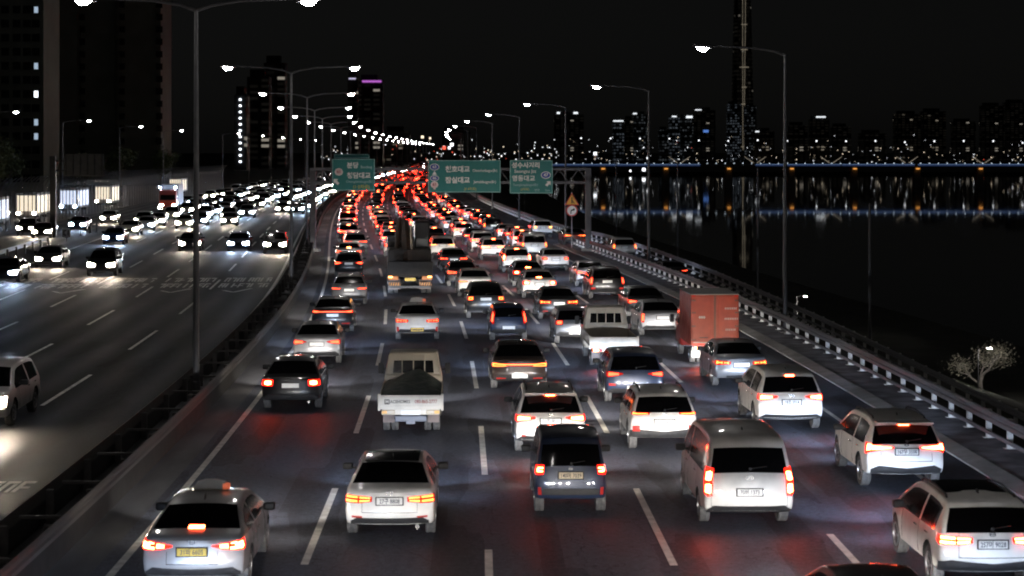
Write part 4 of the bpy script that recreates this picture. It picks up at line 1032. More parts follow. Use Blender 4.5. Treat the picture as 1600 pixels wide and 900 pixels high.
# distant traffic on both carriageways: too far to tell apart
def far_traffic(name, label, lanes, y0, y1, gap, mats, back, z):
    g = MB(); mi = []
    rr = random.Random(4)
    for off in lanes:
        y = y0 + rr.uniform(0, 8)
        while y < y1:
            p = P(off + rr.uniform(-.4, .4), y); n0 = len(g.f); hh = rr.choice([1.45, 1.5, 1.7, 2.0])
            n = len(g.v); w = .9
            prof = [(0, .3), (0, .8), (.15, 1.0), (.6, 1.05), (1.2, hh), (3, hh), (3.7, 1.0), (4.5, .85), (4.6, .3)]
            g.v += [(p.x - w, p.y + a, b) for a, b in prof] + [(p.x + w, p.y + a, b) for a, b in prof]
            k = len(prof)
            g.f.append(tuple(n + i for i in range(k))); g.f.append(tuple(n + k + i for i in range(k))[::-1])
            for i in range(k - 1): g.f.append((n + i, n + i + 1, n + k + i + 1, n + k + i))
            cidx = rr.choice([0, 0, 1]); mi += [cidx] * (len(g.f) - n0)
            n0 = len(g.f)
            for sx in (-.62, .62):
                g.box(p.x + sx - .2, p.x + sx + .2, p.y - .03, p.y + .02, z - .09, z + .09)
            mi += [2 if rr.random() < .75 else 3] * (len(g.f) - n0)
            y += gap * rr.uniform(.7, 1.6) * (1 + (y - y0) / 900)
    me = g.mesh(name, mats, 0); me.polygons.foreach_set('material_index', mi)
    tag(link(name, me), label, 'traffic', kind='stuff')
far_traffic('distant_outbound_traffic', 'mass of far red tail lamps beyond the sign gantry', LC, 436, 1500, 9, [PAINT['dark'], PAINT['white'], BRAKEF, RUNR], True, .9)
far_traffic('distant_oncoming_traffic', 'mass of far white headlamps in the left carriageway', OL[:5], 475, 1500, 15, [PAINT['dark'], PAINT['white'], HEADW, HEADB], False, .65)

# red cargo truck with lamps on its cab roof
x, y = gpt(262, 332)
root = empty('cargo_truck', (x, y, 0), heading(y)); tag(root, 'red fronted cargo truck with two lamps on top beside the tall fence', 'truck')
MB().bbox(-1.15, 1.15, .0, 1.9, .6, 3.0, .18, 3).build('cab', paint('maroon', (.16, .02, .014)), root, 40)
MB().face([(-1.0, -.012, 1.65), (1.0, -.012, 1.65), (.95, -.012, 2.35), (-.95, -.012, 2.35)]).build('windscreen', GLASS, root)
MB().bbox(-1.2, 1.2, 2.1, 9, .9, 3.7, .05, 1).build('cargo_body', noisy('grey_cargo', (.14, .14, .14), (.2, .2, .2), 1, .6), root, 40)
for sg in (-1, 1):
    MB().bbox(sg * .85 - .2, sg * .85 + .2, -.03, .05, .85, 1.08, .02, 2).build('headlamp', HEADW, root)
    MB().bbox(sg * 1.0 - .09, sg * 1.0 + .09, .05, .2, 3.25, 3.4, .03, 2).build('roof_lamp', HEADB, root)
duals(root, 1.1, .48, 1.15, False, .26); duals(root, 7.5, .48, 1.15, True, .26)
# lit buses behind the tall fence
BUSLIT = mat('bus_window_cool', (.5, .5, .5), .4, emit=(.75, .82, 1), es=1.2)
BUSLITW = mat('bus_window_warm', (.5, .5, .5), .4, emit=(1, .84, .62), es=1.2)
def bus(y, off, lit, label, ln=11):
    p = P(off, y); root = empty('bus', p, heading(y)); tag(root, label, 'bus', 'lit vehicles beyond the tall fence')
    MB().bbox(-1.22, 1.22, 0, ln, .35, 3.1, .15, 3).build('body', PAINT['silver'], root, 40)
    n = 7
    for i in range(n):
        a = .6 + i * (ln - 1.2) / n
        for sg in (1, -1): MB().box(sg * 1.23 - .01, sg * 1.23 + .01, a, a + (ln - 1.2) / n - .15, .7, 2.75).build('window', lit, root)
    MB().box(-1.05, 1.05, -.02, .01, .95, 2.8).build('windscreen', lit, root)
    for sg in (-1, 1): MB().bbox(sg * .9 - .2, sg * .9 + .2, -.03, .05, .55, .8, .02, 2).build('headlamp', HEADB if lit is BUSLIT else HEADW, root)
    duals(root, 2.4, .48, 1.2, False, .26); duals(root, ln - 3, .48, 1.2, True, .26)
bus(206, -40.5, BUSLIT, 'bus with cold lit windows behind the left end of the tall fence')
bus(232, -40.0, BUSLITW, 'bus with warm lit windows just right of the dark sign post')
bus(290, -39, BUSLITW, 'bus with warm lit windows behind the middle of the tall fence', 9)
bus(372, -38, BUSLITW, 'bus with warm lit windows behind the far end of the tall fence', 9)
bus(262, -39.6, BUSLIT, 'bus with cold lit windows left of the red fronted truck')
bus(184, -40.8, BUSLIT, 'bus with cold lit windows at the very left edge behind the fence')
put_on(42, 368, 'suv', 'black', 'black SUV waiting on the side road behind the short bright guardrail', power=180)
put_on(66, 372, 'sedan', 'black', 'black car half hidden next to the SUV on the side road', power=0)

# ------------------------------------------------------------------ tall fence on the left
fence = empty('noise_barrier', P(-36.8, 150)); tag(fence, 'tall see-through fence with ribs that curve inward at the top', 'fence'); fo = fence.location.copy()
FOFF = [(150, -36.8), (420, -33.2)]
RIBM = noisy('fence_rib', (.035, .035, .04), (.06, .06, .065), 4, .5)
prof = [(0, 0), (0, 3.6), (.12, 4.3), (.5, 4.9), (1.1, 5.35)]
for y in [152 + k * 2.5 for k in range(105)]:
    o = interp(y, FOFF); g = MB(); pts = [P(o + dx, y, z) - fo for dx, z in prof]
    g.tube(pts, .055, 5).build('rib', RIBM, fence)
gm = bpy.data.materials.new('clear_panel'); gm.use_nodes = True; n = gm.node_tree; n.nodes.clear()
ou = n.nodes.new('ShaderNodeOutputMaterial'); mx = n.nodes.new('ShaderNodeMixShader'); tr = n.nodes.new('ShaderNodeBsdfTransparent'); gl = n.nodes.new('ShaderNodeBsdfGlossy'); tl = n.nodes.new('ShaderNodeBsdfTranslucent'); mx2 = n.nodes.new('ShaderNodeMixShader')
nz = n.nodes.new('ShaderNodeTexNoise'); nz.inputs['Scale'].default_value = .6
tr.inputs[0].default_value = (.85, .87, .9, 1); gl.inputs['Roughness'].default_value = .2; gl.inputs[0].default_value = (.16, .16, .18, 1); tl.inputs[0].default_value = (.7, .7, .75, 1)
mx.inputs[0].default_value = .03; mx2.inputs[0].default_value = .012
n.links.new(tr.outputs[0], mx2.inputs[1]); n.links.new(tl.outputs[0], mx2.inputs[2]); n.links.new(mx2.outputs[0], mx.inputs[1]); n.links.new(gl.outputs[0], mx.inputs[2]); n.links.new(mx.outputs[0], ou.inputs[0])
for k in range(27):
    a = 152 + k * 9.9; b = min(a + 9.8, 415)
    if a >= 415: break
    rows = [[P(interp(y, FOFF) + dx - .06, y, z) - fo for dx, z in prof] for y in (a, (a + b) / 2, b)]
    MB().grid(rows).build('panel', gm, fence)

# ------------------------------------------------------------------ street lamps
POLEM = noisy('pole_paint', (.085, .085, .09), (.12, .12, .125), 3, .45, .6, metal=.2)
_L = {}
def head_mesh():
    g = MB(); g.bbox(-.42, .42, -.17, .17, .02, .17, .05, 3); return g.mesh('lamp_head', POLEM, 40)
def lens_mesh(m):
    g = MB(); rows = []
    for a in (1, .8, .4): rows.append([(a * .27 * math.cos(t), a * .15 * math.sin(t), .02 - .17 * (1 - a * a)) for t in [2 * math.pi * j / 14 for j in range(14)]])
    g.grid(rows, close=True); g.face(rows[-1]); return g.mesh('lens', m, 40)
_L['h'] = head_mesh(); _L['n'] = lens_mesh(LAMPGLOW); _L['f'] = lens_mesh(LAMPGLOWF)
def pole_mesh(h): return MB().tube([(0, 0, -.1), (0, 0, .5), (0, 0, .52), (0, 0, h * .5), (0, 0, h)], [.13, .13, .105, .09, .06], 10).mesh('pole', POLEM, 40)
def arm_mesh(ln, h, sg): return MB().tube([(0, 0, h - .05), (sg * .5, 0, h + .12), (sg * 1.4, 0, h + .26), (sg * (ln - .35), 0, h + .34)], [.06, .055, .05, .04], 7).mesh('arm', POLEM, 40)
_L['p'] = pole_mesh(12.1); _L['al'] = arm_mesh(3.6, 12.1, -1); _L['ar'] = arm_mesh(3.6, 12.1, 1); _L['pb'] = MB().bbox(-.25, .25, -.25, .25, 0, .12, .02, 1).mesh('base', CONC, 0)
def street_lamp(p, sides, label, group, near, rz=0):
    root = empty('street_lamp', p, rz); tag(root, label, 'street lamp', group)
    link('pole', _L['p'], root); link('base', _L['pb'], root)
    for s in sides:
        link('arm', _L['al' if s < 0 else 'ar'], root)
        h = link('lamp_head', _L['h'], root, (s * 3.6, 0, 12.34)); h.rotation_euler = (0, R(-6 * s), 0)
        link('lens', _L['n' if near else 'f'], h)
    return root
for k in range(-2, 21):
    y = 61.6 + 48 * k
    street_lamp(P(-5.3 if k else -5.5, y), (-1, 1), f'double-armed street lamp in the median, {nth(k + 1)} from the camera' if k >= 0 else f'double-armed median street lamp behind the viewpoint, {nth(-k)} back', 'double lamps in the median', k < 8, heading(y)).scale.z = 1.027
for k in range(-2, 12):
    y = 82 + 47.4 * k
    street_lamp(P(17.3 if k < 1 else 18.3, y), (-1,), f'single-armed street lamp on the river side, {nth(k + 1)} from the camera' if k >= 0 else f'single-armed river-side street lamp behind the view, {nth(-k)} back', 'lamps along the river side', k < 6, heading(y))
for k in range(9):
    y = 213 + 56 * k
    street_lamp(P(-41.5 if k < 4 else -36, y), (1,), f'single-armed street lamp beyond the tall fence, {nth(k + 1)} from the left edge', 'lamps beyond the tall fence', k < 4, heading(y))
# tall lower posts of the riverside park, unlit
for i, (px, pt, yy) in enumerate(((1359, 318, 105), (1184, 262, 150), (1059, 250, 200), (963, 248, 245), (820, 252, 330))):
    s = F / yy; X = (px - 800) / s; zt = H - (pt - HZ) / s
    lw = empty('park_post', (X, yy, -6.6)); tag(lw, f'slim unlit park post below the road, {nth(i + 1)} from the right', 'post', 'slim posts in the riverside park')
    MB().tube([(0, 0, 0), (0, 0, (zt + 6.6) * .5), (0, 0, zt + 6.6)], [.12, .09, .06], 8).build('shaft', POLEM, lw, 40)
    MB().bbox(-.2, .2, -.2, .2, 0, .35, .03, 1).build('foot', CONC, lw)

# ------------------------------------------------------------------ sign gantry and signs
GY = 153.0; GS = F / GY
def gx(px): return (px - 800) / GS
def gz(py): return H - (py - HZ) / GS
gan = empty('sign_gantry', (gx(918), GY, 0)); tag(gan, 'grey steel truss gantry spanning the outbound road', 'gantry'); go = gan.location.copy()
GM = noisy('gantry_paint', (.09, .09, .105), (.13, .13, .145), 2, .5, .65, metal=.2)
xl, xr = gx(489), gx(919)
for xx, nm in ((xl, 'leg'), (xr, 'leg')):
    MB().bbox(xx - .24, xx + .24, -.24, .24, -.02, gz(262), .05, 2).build(nm, GM, gan).location.x = -go.x
    MB().bbox(xx - .55, xx + .55, -.55, .55, 0, .25, .03, 1).build('footing', CONC, gan).location.x = -go.x
for z in (gz(264), gz(285)):
    for dy in (-.55, .55):
        MB().bbox(xl, xr, dy - .1, dy + .1, z - .11, z + .11, .02, 1).build('chord', GM, gan).location.x = -go.x
k = 14
for i in range(k):
    a = lerp(xl, xr, i / k); b = lerp(xl, xr, (i + 1) / k); m_ = (a + b) / 2
    for q in (((a, gz(285)), (m_, gz(264))), ((m_, gz(264)), (b, gz(285)))):
        MB().tube([(q[0][0], -.55, q[0][1]), (q[1][0], -.55, q[1][1])], .05, 5).build('brace', GM, gan).location.x = -go.x
SGREEN = noisy('sign_green', (.010, .165, .155), (.012, .19, .18), 1.5, .45)
SWHITE = mat('sign_white', (.80, .80, .78), .45); SYEL = mat('sign_yellow', (.62, .50, .08), .5); SBLUE = mat('sign_blue', (.03, .06, .34), .45); SPINK = mat('sign_pink', (.70, .52, .52), .45)
SLIGHT = mat('sign_pale_green', (.38, .56, .55), .5)
def sign(label, x0, x1, y0, y1, y=GY - .85):
    s = empty('direction_sign', (gx((x0 + x1) / 2), y, gz((y0 + y1) / 2))); tag(s, label, 'sign')
    w, h = (x1 - x0) / GS / 2, (y1 - y0) / GS / 2
    MB().bbox(-w, w, -.03, .05, -h, h, .015, 1).build('panel', SGREEN, s)
    e = .035
    MB().box(-w + .03, w - .03, -.036, -.031, h - .03 - e, h - .03).box(-w + .03, w - .03, -.036, -.031, -h + .03, -h + .03 + e).box(-w + .03, -w + .03 + e, -.036, -.031, -h + .07, h - .07).box(w - .03 - e, w - .03, -.036, -.031, -h + .07, h - .07).build('border', SLIGHT, s)
    for xx in (-w * .6, w * .6): MB().box(xx - .05, xx + .05, .05, .35, -h * .8, h * .8).build('bracket', GM, s)
    def T(body, px, py, size, m=SWHITE, bold=.015, xs=1.): text('lettering', body, size / GS, m, s, ((px - (x0 + x1) / 2) / GS, -.042, ((y0 + y1) / 2 - py) / GS), bold, xs=xs)
    def shape(name, poly, m, d=.040): MB().prism([((px - (x0 + x1) / 2) / GS, ((y0 + y1) / 2 - py) / GS) for px, py in poly], -d, -.03).build(name, m, s)
    return s, T, shape
def ell(cx, cy, a, b, k=18): return [(cx + a * math.cos(2 * math.pi * j / k), cy - b * math.sin(2 * math.pi * j / k)) for j in range(k)]
s, T, S_ = sign('wide green direction sign over the middle lanes with two place names', 669.5, 782.5, 250, 300.5)
T('천호대교', 715.5, 264.8, 10.4, bold=.03); T('Cheonhodaegyo(Br)', 758, 266.4, 6.0, bold=.008, xs=.78)
T('잠실대교', 715.5, 281.8, 10.4, bold=.03); T('Jamsildaegyo(Br)', 758, 284, 6.0, bold=.008, xs=.86)
T('(3·4차로)', 735, 295, 5.2, SYEL, .0)
for cy, num, m, a, b in ((260.8, '63', SBLUE, 7.4, 5.2), (278.3, '46', SBLUE, 7.0, 4.6), (288.2, '61', SPINK, 6.0, 5.4)):
    S_('route_shield', ell(679.6, cy, a, b, 18 if m is SBLUE else 8), SWHITE, .038); S_('route_shield', ell(679.6, cy, a - .9, b - .9, 18 if m is SBLUE else 8), m, .041)
    text('lettering', num, 6.2 / GS, SWHITE if m is SBLUE else mat('sign_maroon', (.25, .03, .05), .5), s, ((679.6 - 726) / GS, -.046, (275.25 - cy) / GS), .02)
S_('arrow', [(679.6, 266.5), (676, 273), (683.2, 273)], SWHITE)
S_('arrow', [(678, 292.5), (681.2, 292.5), (681.2, 295.6), (678, 295.6)], SPINK)
s, T, S_ = sign('tall green direction sign over the right lanes with an up-right arrow', 796.5, 863.5, 250, 302)
T('성수사거리', 821.5, 258.6, 9.6, bold=.035); T('Seongsu Jct', 820.5, 267.6, 7.4, bold=.01); T('영동대교', 818, 279, 9.8, bold=.02); T('Yeongdongdaegyo(Br)', 821, 288.5, 5.4, SLIGHT, .0, .8)
S_('route_shield', ell(852.6, 273.4, 7.6, 5.6), SWHITE, .038); S_('route_shield', ell(852.6, 273.4, 6.6, 4.6), SBLUE, .041)
text('lettering', '47', 7.0 / GS, SWHITE, s, ((852.6 - 830) / GS, -.046, (276 - 273.4) / GS), .02)
S_('arrow', [(860, 282.8), (860, 289), (858, 287.4), (854.5, 291.2), (851.5, 288.4), (855.6, 285), (853.6, 283.2)], SWHITE)
T('(5차로)', 820, 295.6, 4.6, SYEL, 0); T('방면', 839, 297.2, 4.6, SLIGHT, 0); T('1km', 855, 297.2, 4.6, SLIGHT, 0)
s, T, S_ = sign('green direction sign beside the median with a faded lower half', 520.5, 587, 248, 297.6)
T('분당', 552.5, 258.8, 9.8, bold=.03); T('Bundang', 573.8, 261, 5.8, SLIGHT, .01, .9); T('청담대교', 562, 274.6, 10.0, bold=.03)
S_('route_shield', ell(531, 268.4, 6.6, 6.0, 8), SWHITE, .038); S_('route_shield', ell(531, 268.4, 5.5, 5.0, 8), SPINK, .041)
text('lettering', '61', 6.6 / GS, mat('sign_maroon', (.25, .03, .05), .5), s, ((531 - 553.75) / GS, -.046, (272.8 - 268.4) / GS), .02)
S_('arrow', [(523, 279.5), (523, 287), (525.2, 284.8), (529, 289), (532, 286), (527.8, 282), (530, 279.5)], SWHITE)
T('Cheongdamdaegyo(Br)', 563, 283.6, 5.6, SLIGHT, .0, .8); T('(1·2차로)', 566, 292, 7.0, SYEL, .01)
sign('narrow green strip sign peeking above the sign beside the median', 520, 576, 240.6, 247.6, GY + .9)
# merge warning and direction signs on one pole
wy = 158.; ws = F / wy; wx = (893.5 - 800) / ws
r_ = empty('merge_sign', (wx, wy, 0)); tag(r_, 'yellow merge triangle above a round arrow sign at the ramp nose', 'sign')
MB().tube([(0, .06, 0), (0, .06, H - (300 - HZ) / ws)], .05, 8).build('pole', STEEL, r_, 40)
def wz(py): return H - (py - HZ) / ws
def wxx(px): return (px - 893.5) / ws
red = mat('sign_red', (.50, .035, .02), .45)
for nm, sc_, m, d in (('triangle', 1.0, red, .0), ('triangle_face', .80, mat('sign_amber', (.72, .36, .03), .45), .014)):
    cx, cy = 893.5, 314
    MB().prism([(wxx(cx + (px - cx) * sc_), wz(cy + (py - cy) * sc_)) for px, py in ((893.5, 301.5), (882.2, 320.5), (904.8, 320.5))], -.02 - d, .02).build(nm, m, r_)
MB().box(-.04, .04, -.046, -.034, wz(318), wz(308)).prism([(wxx(894), wz(314)), (wxx(896.6), wz(318)), (wxx(898), wz(318)), (wxx(894), wz(312))], -.045, -.034).build('arrow', TRIM, r_)
for nm, rr_, m, d in (('disc', 9.2, red, 0), ('disc_face', 7.2, SWHITE, .014)):
    MB().prism([(wxx(893.5 + rr_ * math.cos(t)), wz(329 - rr_ * math.sin(t))) for t in [2 * math.pi * j / 24 for j in range(24)]], -.02 - d, .02).build(nm, m, r_)
MB().prism([(wxx(a), wz(b)) for a, b in ((891, 334), (892.6, 334), (893, 330), (896, 328.4), (896, 330.2), (898.6, 327.2), (896, 324.4), (896, 326.2), (891.8, 328))], -.046, -.034).build('arrow', TRIM, r_)
# dark sign structure beside the tall fence, seen from behind
x, y = gpt(83, 371); ss = F / y
bs = empty('sign_mast', (x, y, 0)); tag(bs, 'thick dark post with the back of a road sign beside the tall fence', 'sign mast')
DK = noisy('dark_steel', (.030, .030, .030), (.045, .045, .045), 2, .7)
MB().bbox(-.27, .27, -.27, .27, 0, H - (244 - HZ) / ss, .05, 2).build('post', DK, bs)
MB().bbox(.2, 4.9, -.1, .1, H - (253 - HZ) / ss, H - (250 - HZ) / ss, .02, 1).bbox(.2, 4.9, -.1, .1, H - (268 - HZ) / ss, H - (265 - HZ) / ss, .02, 1).build('beam', DK, bs)
MB().bbox(1.05, 4.75, -.2, -.12, H - (275 - HZ) / ss, H - (240 - HZ) / ss, .02, 1).build('panel', noisy('sign_back', (.05, .05, .048), (.07, .07, .068), 2, .7), bs)
for i in range(6): MB().box(1.2 + i * .66, 1.28 + i * .66, -.26, -.2, H - (274 - HZ) / ss, H - (241 - HZ) / ss).build('rib', DK, bs)
x, y = gpt(103.5, 378); ss = F / y
bx = empty('rail_end_marker', (x, y, 0)); tag(bx, 'white marker board at the end of the short bright guardrail', 'marker board')
MB().bbox(-.36, .36, -.04, .04, .42, 1.22, .02, 1).build('board', WHITEPOST, bx); MB().box(-.04, .04, .04, .1, 0, .9).build('stake', STEEL, bx)
g = MB().box(-.26, -.14, -.05, -.04, .55, 1.05).box(-.26, .02, -.05, -.04, .95, 1.05).box(-.26, .02, -.05, -.04, .55, .65).box(.12, .24, -.05, -.04, .55, 1.05); g.build('mark', TRIM, bx)
for i, (px, py) in enumerate(((126, 368), (141, 364), (151, 363))):
    x, y = gpt(px, py); d = empty('delineator', (x, y, 0)); tag(d, f'thin flexible delineator post past the marker board, {nth(i + 1)} from the left', 'post', 'delineators past the marker board')
    MB().tube([(0, 0, .02), (0, 0, .45), (0, 0, .95)], [.06, .05, .05], 7).build('post', TRIM, d); MB().tube([(0, 0, 0), (0, 0, .05)], .14, 10).build('foot', TRIM, d)
mk = empty('marker_post', P(18.5, 131)); tag(mk, 'short orange marker post on the ramp edge beside the second river-side lamp', 'post')
MB().tube([(0, 0, 0), (0, 0, 1.9)], .06, 8).build('post', mat('orange_post', (.55, .12, .03), .5), mk); MB().tube([(0, 0, 0), (0, 0, .08)], .14, 8).build('foot', TRIM, mk)

# ------------------------------------------------------------------ trees
LEAFG = noisy('leaf_green', (.03, .045, .015), (.07, .085, .03), 3, .8); BARK = noisy('bark', (.05, .04, .03), (.09, .075, .06), 8, .9, bump=.5)
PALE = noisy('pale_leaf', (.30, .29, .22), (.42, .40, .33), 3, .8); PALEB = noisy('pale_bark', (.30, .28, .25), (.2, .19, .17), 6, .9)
def tree_meshes(seed, h, spread, nleaf, leaf, mb_, ml):
    rr = random.Random(seed); tr = MB(); ends = []
    def limb(p, d, ln, r, lv):
        q = p + d * ln * .5 + Vector((rr.uniform(-.08, .08), rr.uniform(-.08, .08), 0)) * ln; e = p + d * ln
        tr.tube([p, q, e], [r, r * .8, r * .6], 5 if lv else 8, False)
        if lv >= 3: ends.append(e); return
        for i in range(4 if lv < 2 else 3):
            nd = (d + Vector((rr.uniform(-1, 1), rr.uniform(-1, 1), rr.uniform(-.25, .6))) * spread).normalized()
            limb(p + d * ln * rr.uniform(.6, 1), nd, ln * rr.uniform(.55, .8), r * .55, lv + 1)
        if lv: ends.append(e)
    limb(Vector((0, 0, 0)), Vector((0, 0, 1)), h * .36, h * .03, 0)
    lf = MB()
    for i in range(nleaf):
        e = rr.choice(ends); c = e + Vector((rr.gauss(0, 1), rr.gauss(0, 1), rr.gauss(0, .8))) * h * .055
        n = Vector((rr.uniform(-1, 1), rr.uniform(-1, 1), rr.uniform(-.4, 1))).normalized(); a = n.orthogonal().normalized(); b = n.cross(a); s = leaf * rr.uniform(.6, 1.4)
        lf.face([c - a * s, c - b * s * .5, c + a * s, c + b * s * .5])
    return tr.mesh('trunk', mb_, 40), lf.mesh('crown', ml, 0)
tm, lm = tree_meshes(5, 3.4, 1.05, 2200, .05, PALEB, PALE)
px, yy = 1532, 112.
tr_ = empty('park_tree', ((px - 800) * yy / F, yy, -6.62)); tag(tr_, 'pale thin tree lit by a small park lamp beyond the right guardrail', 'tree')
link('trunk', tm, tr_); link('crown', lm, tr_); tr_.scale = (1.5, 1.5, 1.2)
tmeshes = [tree_meshes(s_, 10, .7, 2600, .20, BARK, LEAFG) for s_ in (1, 2)]
for i, (off, y, sc_) in enumerate(((-47, 238, 1.0), (-49, 262, 1.1), (-46, 318, .9), (-45, 350, 1.05), (-44, 395, 1.0), (-56, 290, 1.2))):
    t = empty('dark_tree', P(off, y), i * 1.3); tag(t, f'dark leafy tree behind the tall fence, {nth(i + 1)} counted into the distance', 'tree', 'dark trees behind the tall fence')
    a, b = tmeshes[i % 2]; link('trunk', a, t); link('crown', b, t); t.scale = (sc_,) * 3
PARKGLOW = mat('park_lamp_glow', (.5, .5, .5), .4, emit=(1, .93, .88), es=900)
for i, (px, pt, pb, yy, lab) in enumerate(((1528, 546, 640, 109., 'small park lamp standing in front of the pale tree'), (1245, 464, 500, 150., 'small white park lamp beyond the guardrail right of the nearest river-side street lamp'))):
    s = F / yy; zt = H - (pt - HZ) / s
    lp = empty('park_lamp', ((px - 800) / s, yy, -6.62)); tag(lp, lab, 'lamp')
    h = zt + 6.62
    MB().tube([(0, 0, 0), (0, 0, h)], [.06, .04], 7).build('pole', POLEM if i == 0 else WHITEPOST, lp)
    MB().tube([(0, 0, h), (.35, 0, h + .12), (.62, 0, h + .12)], .025, 6).build('arm', POLEM, lp)
    hd = MB().bbox(.5, .8, -.08, .08, h + .08, h + .15, .02, 1).build('lamp_head', POLEM, lp)
    MB().box(.54, .76, -.06, .06, h + .055, h + .075).build('lens', PARKGLOW, hd)

# ------------------------------------------------------------------ river, far bank, bridge
wm = mat('river_water', (.003, .0045, .006), .03, 0, .5); n = wm.node_tree; b = n.nodes['Principled BSDF']; b.inputs['IOR'].default_value = 1.33
tc = n.nodes.new('ShaderNodeTexCoord'); mp = n.nodes.new('ShaderNodeMapping'); nz = n.nodes.new('ShaderNodeTexNoise'); bp = n.nodes.new('ShaderNodeBump')
mp.inputs['Scale'].default_value = (.25, .6, 1); nz.inputs['Scale'].default_value = .5; nz.inputs['Detail'].default_value = 4; bp.inputs['Strength'].default_value = .03; bp.inputs['Distance'].default_value = .03
n.links.new(tc.outputs['Object'], mp.inputs[0]); n.links.new(mp.outputs[0], nz.inputs['Vector']); n.links.new(nz.outputs[0], bp.inputs['Height']); n.links.new(bp.outputs[0], b.inputs['Normal'])
ZW = -8.
MB().face([(-300, -30, ZW), (3000, -30, ZW), (3000, 1500, ZW), (-300, 1500, ZW)]).build('river_water', wm)['kind'] = 'structure'
g = MB(); ribbon(g, 48, 48.01, 5, 1400, -6.62, ZW - .5, step=20); tag(g.build('revetment', CONC), kind='structure')
MB().face([(-2500, 1440, -6), (6000, 1440, -6), (9000, 9000, 10), (-6000, 9000, 10)]).face([(-2500, 1440, -9), (6000, 1440, -9), (6000, 1440, -6), (-2500, 1440, -6)]).build('far_bank', mat('far_bank_dark', (.02, .022, .018), .95))['kind'] = 'structure'
BD = 877.; BS = F / BD
def bxp(px): return (px - 800) / BS
br = empty('river_bridge', (bxp(800), BD, 0)); tag(br, 'long low bridge with a blue light band across the dark river', 'bridge')
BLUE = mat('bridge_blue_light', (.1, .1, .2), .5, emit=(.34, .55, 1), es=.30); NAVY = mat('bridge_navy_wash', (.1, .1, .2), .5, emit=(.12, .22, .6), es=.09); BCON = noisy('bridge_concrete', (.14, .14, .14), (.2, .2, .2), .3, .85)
MB().box(2, 460, -6, 6, 1.9, 3.1).build('deck', BCON, br)
for a, b_ in ((bxp(840), bxp(1092)), (bxp(1178), bxp(1310)), (bxp(1312), bxp(1425)), (bxp(1430), bxp(1700))): MB().box(a, b_, -6.12, -6.02, 2.78, 3.0).build('blue_light_band', BLUE, br); MB().box(a, b_, -6.10, -6.02, 2.1, 2.76).build('blue_washed_girder', NAVY, br)
bl = mat('bridge_white_lamp', (.5, .5, .5), .5, emit=(.75, .88, 1), es=1.8); ol = mat('bridge_orange_lamp', (.5, .3, .1), .5, emit=(1, .40, .08), es=1.0); vl = mat('bridge_beam_glow', (.5, .45, .4), .5, emit=(1, .85, .65), es=.25)
x = bxp(855)
while x < 300:
    MB().box(x - .16, x + .16, -6.2, -5.9, 3.25, 3.55).build('parapet_lamp', bl, br); x += 4.03
for i in range(10):
    x = bxp(942 + 98 * i)
    MB().bbox(x - 1.6, x + 1.6, -2.5, 2.5, ZW - 1, 1.9, .3, 2).build('pier', BCON, br)
    MB().box(x - .8, x + .8, -3.4, -2.9, .6, 1.2).build('orange_lamp', ol, br)
for i in range(6):  # V-shaped searchlight beams, built as solid glowing fins
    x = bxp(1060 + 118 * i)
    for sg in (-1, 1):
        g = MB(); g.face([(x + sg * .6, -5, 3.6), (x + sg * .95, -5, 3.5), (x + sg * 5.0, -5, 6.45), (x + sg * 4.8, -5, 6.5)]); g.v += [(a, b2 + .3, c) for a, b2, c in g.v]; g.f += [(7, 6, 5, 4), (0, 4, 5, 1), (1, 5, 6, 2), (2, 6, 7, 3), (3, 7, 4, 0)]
        g.build('searchlight_beam', vl, br)

# ------------------------------------------------------------------ skyline
def bmat(name, col, lit, cw, ch, dens, es, base=(.02, .02, .022)):
    m = mat(name, base, .7); n = m.node_tree; b = n.nodes['Principled BSDF']; L_ = n.links.new
    tc = n.nodes.new('ShaderNodeTexCoord'); sp = n.nodes.new('ShaderNodeSeparateXYZ'); L_(tc.outputs['Object'], sp.inputs[0])
    def mth(op, a, b_=None):
        q = n.nodes.new('ShaderNodeMath'); q.operation = op
        for i, v in enumerate((a, b_)):
            if v is None: continue
            if isinstance(v, (int, float)): q.inputs[i].default_value = v
            else: L_(v, q.inputs[i])
        return q.outputs[0]
    u = mth('DIVIDE', mth('ADD', sp.outputs[0], sp.outputs[1]), cw); v = mth('DIVIDE', sp.outputs[2], ch)
    cb = n.nodes.new('ShaderNodeCombineXYZ'); L_(mth('FLOOR', u), cb.inputs[0]); L_(mth('FLOOR', v), cb.inputs[1])
    wn = n.nodes.new('ShaderNodeTexWhiteNoise'); wn.noise_dimensions = '2D'; L_(cb.outputs[0], wn.inputs['Vector'])
    on = mth('ADD', mth('LESS_THAN', wn.outputs['Value'], dens), mth('MULTIPLY', mth('LESS_THAN', wn.outputs['Value'], .75), .0045 / max(es, .05)))  # most windows also get an added faint glow, lifting facades toward sky tone
    win = mth('MULTIPLY', mth('GREATER_THAN', mth('FRACT', u), .3), mth('GREATER_THAN', mth('FRACT', v), .5))
    wn2 = n.nodes.new('ShaderNodeTexWhiteNoise'); wn2.noise_dimensions = '3D'; L_(cb.outputs[0], wn2.inputs['Vector'])
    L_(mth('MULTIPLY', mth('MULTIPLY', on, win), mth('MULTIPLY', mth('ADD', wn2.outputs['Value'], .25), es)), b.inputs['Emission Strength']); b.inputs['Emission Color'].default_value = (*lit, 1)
    return m
BM = [bmat('office_cool_windows', None, (.72, .84, 1), 3.4, 3.8, .50, .055), bmat('flat_sparse_windows', None, (1, .86, .66), 5, 3.2, .05, .15), bmat('office_dim_windows', None, (.8, .9, 1), 3, 3.6, .35, .04), bmat('dark_flat_windows', None, (1, .9, .75), 6, 3.1, .022, .2)]
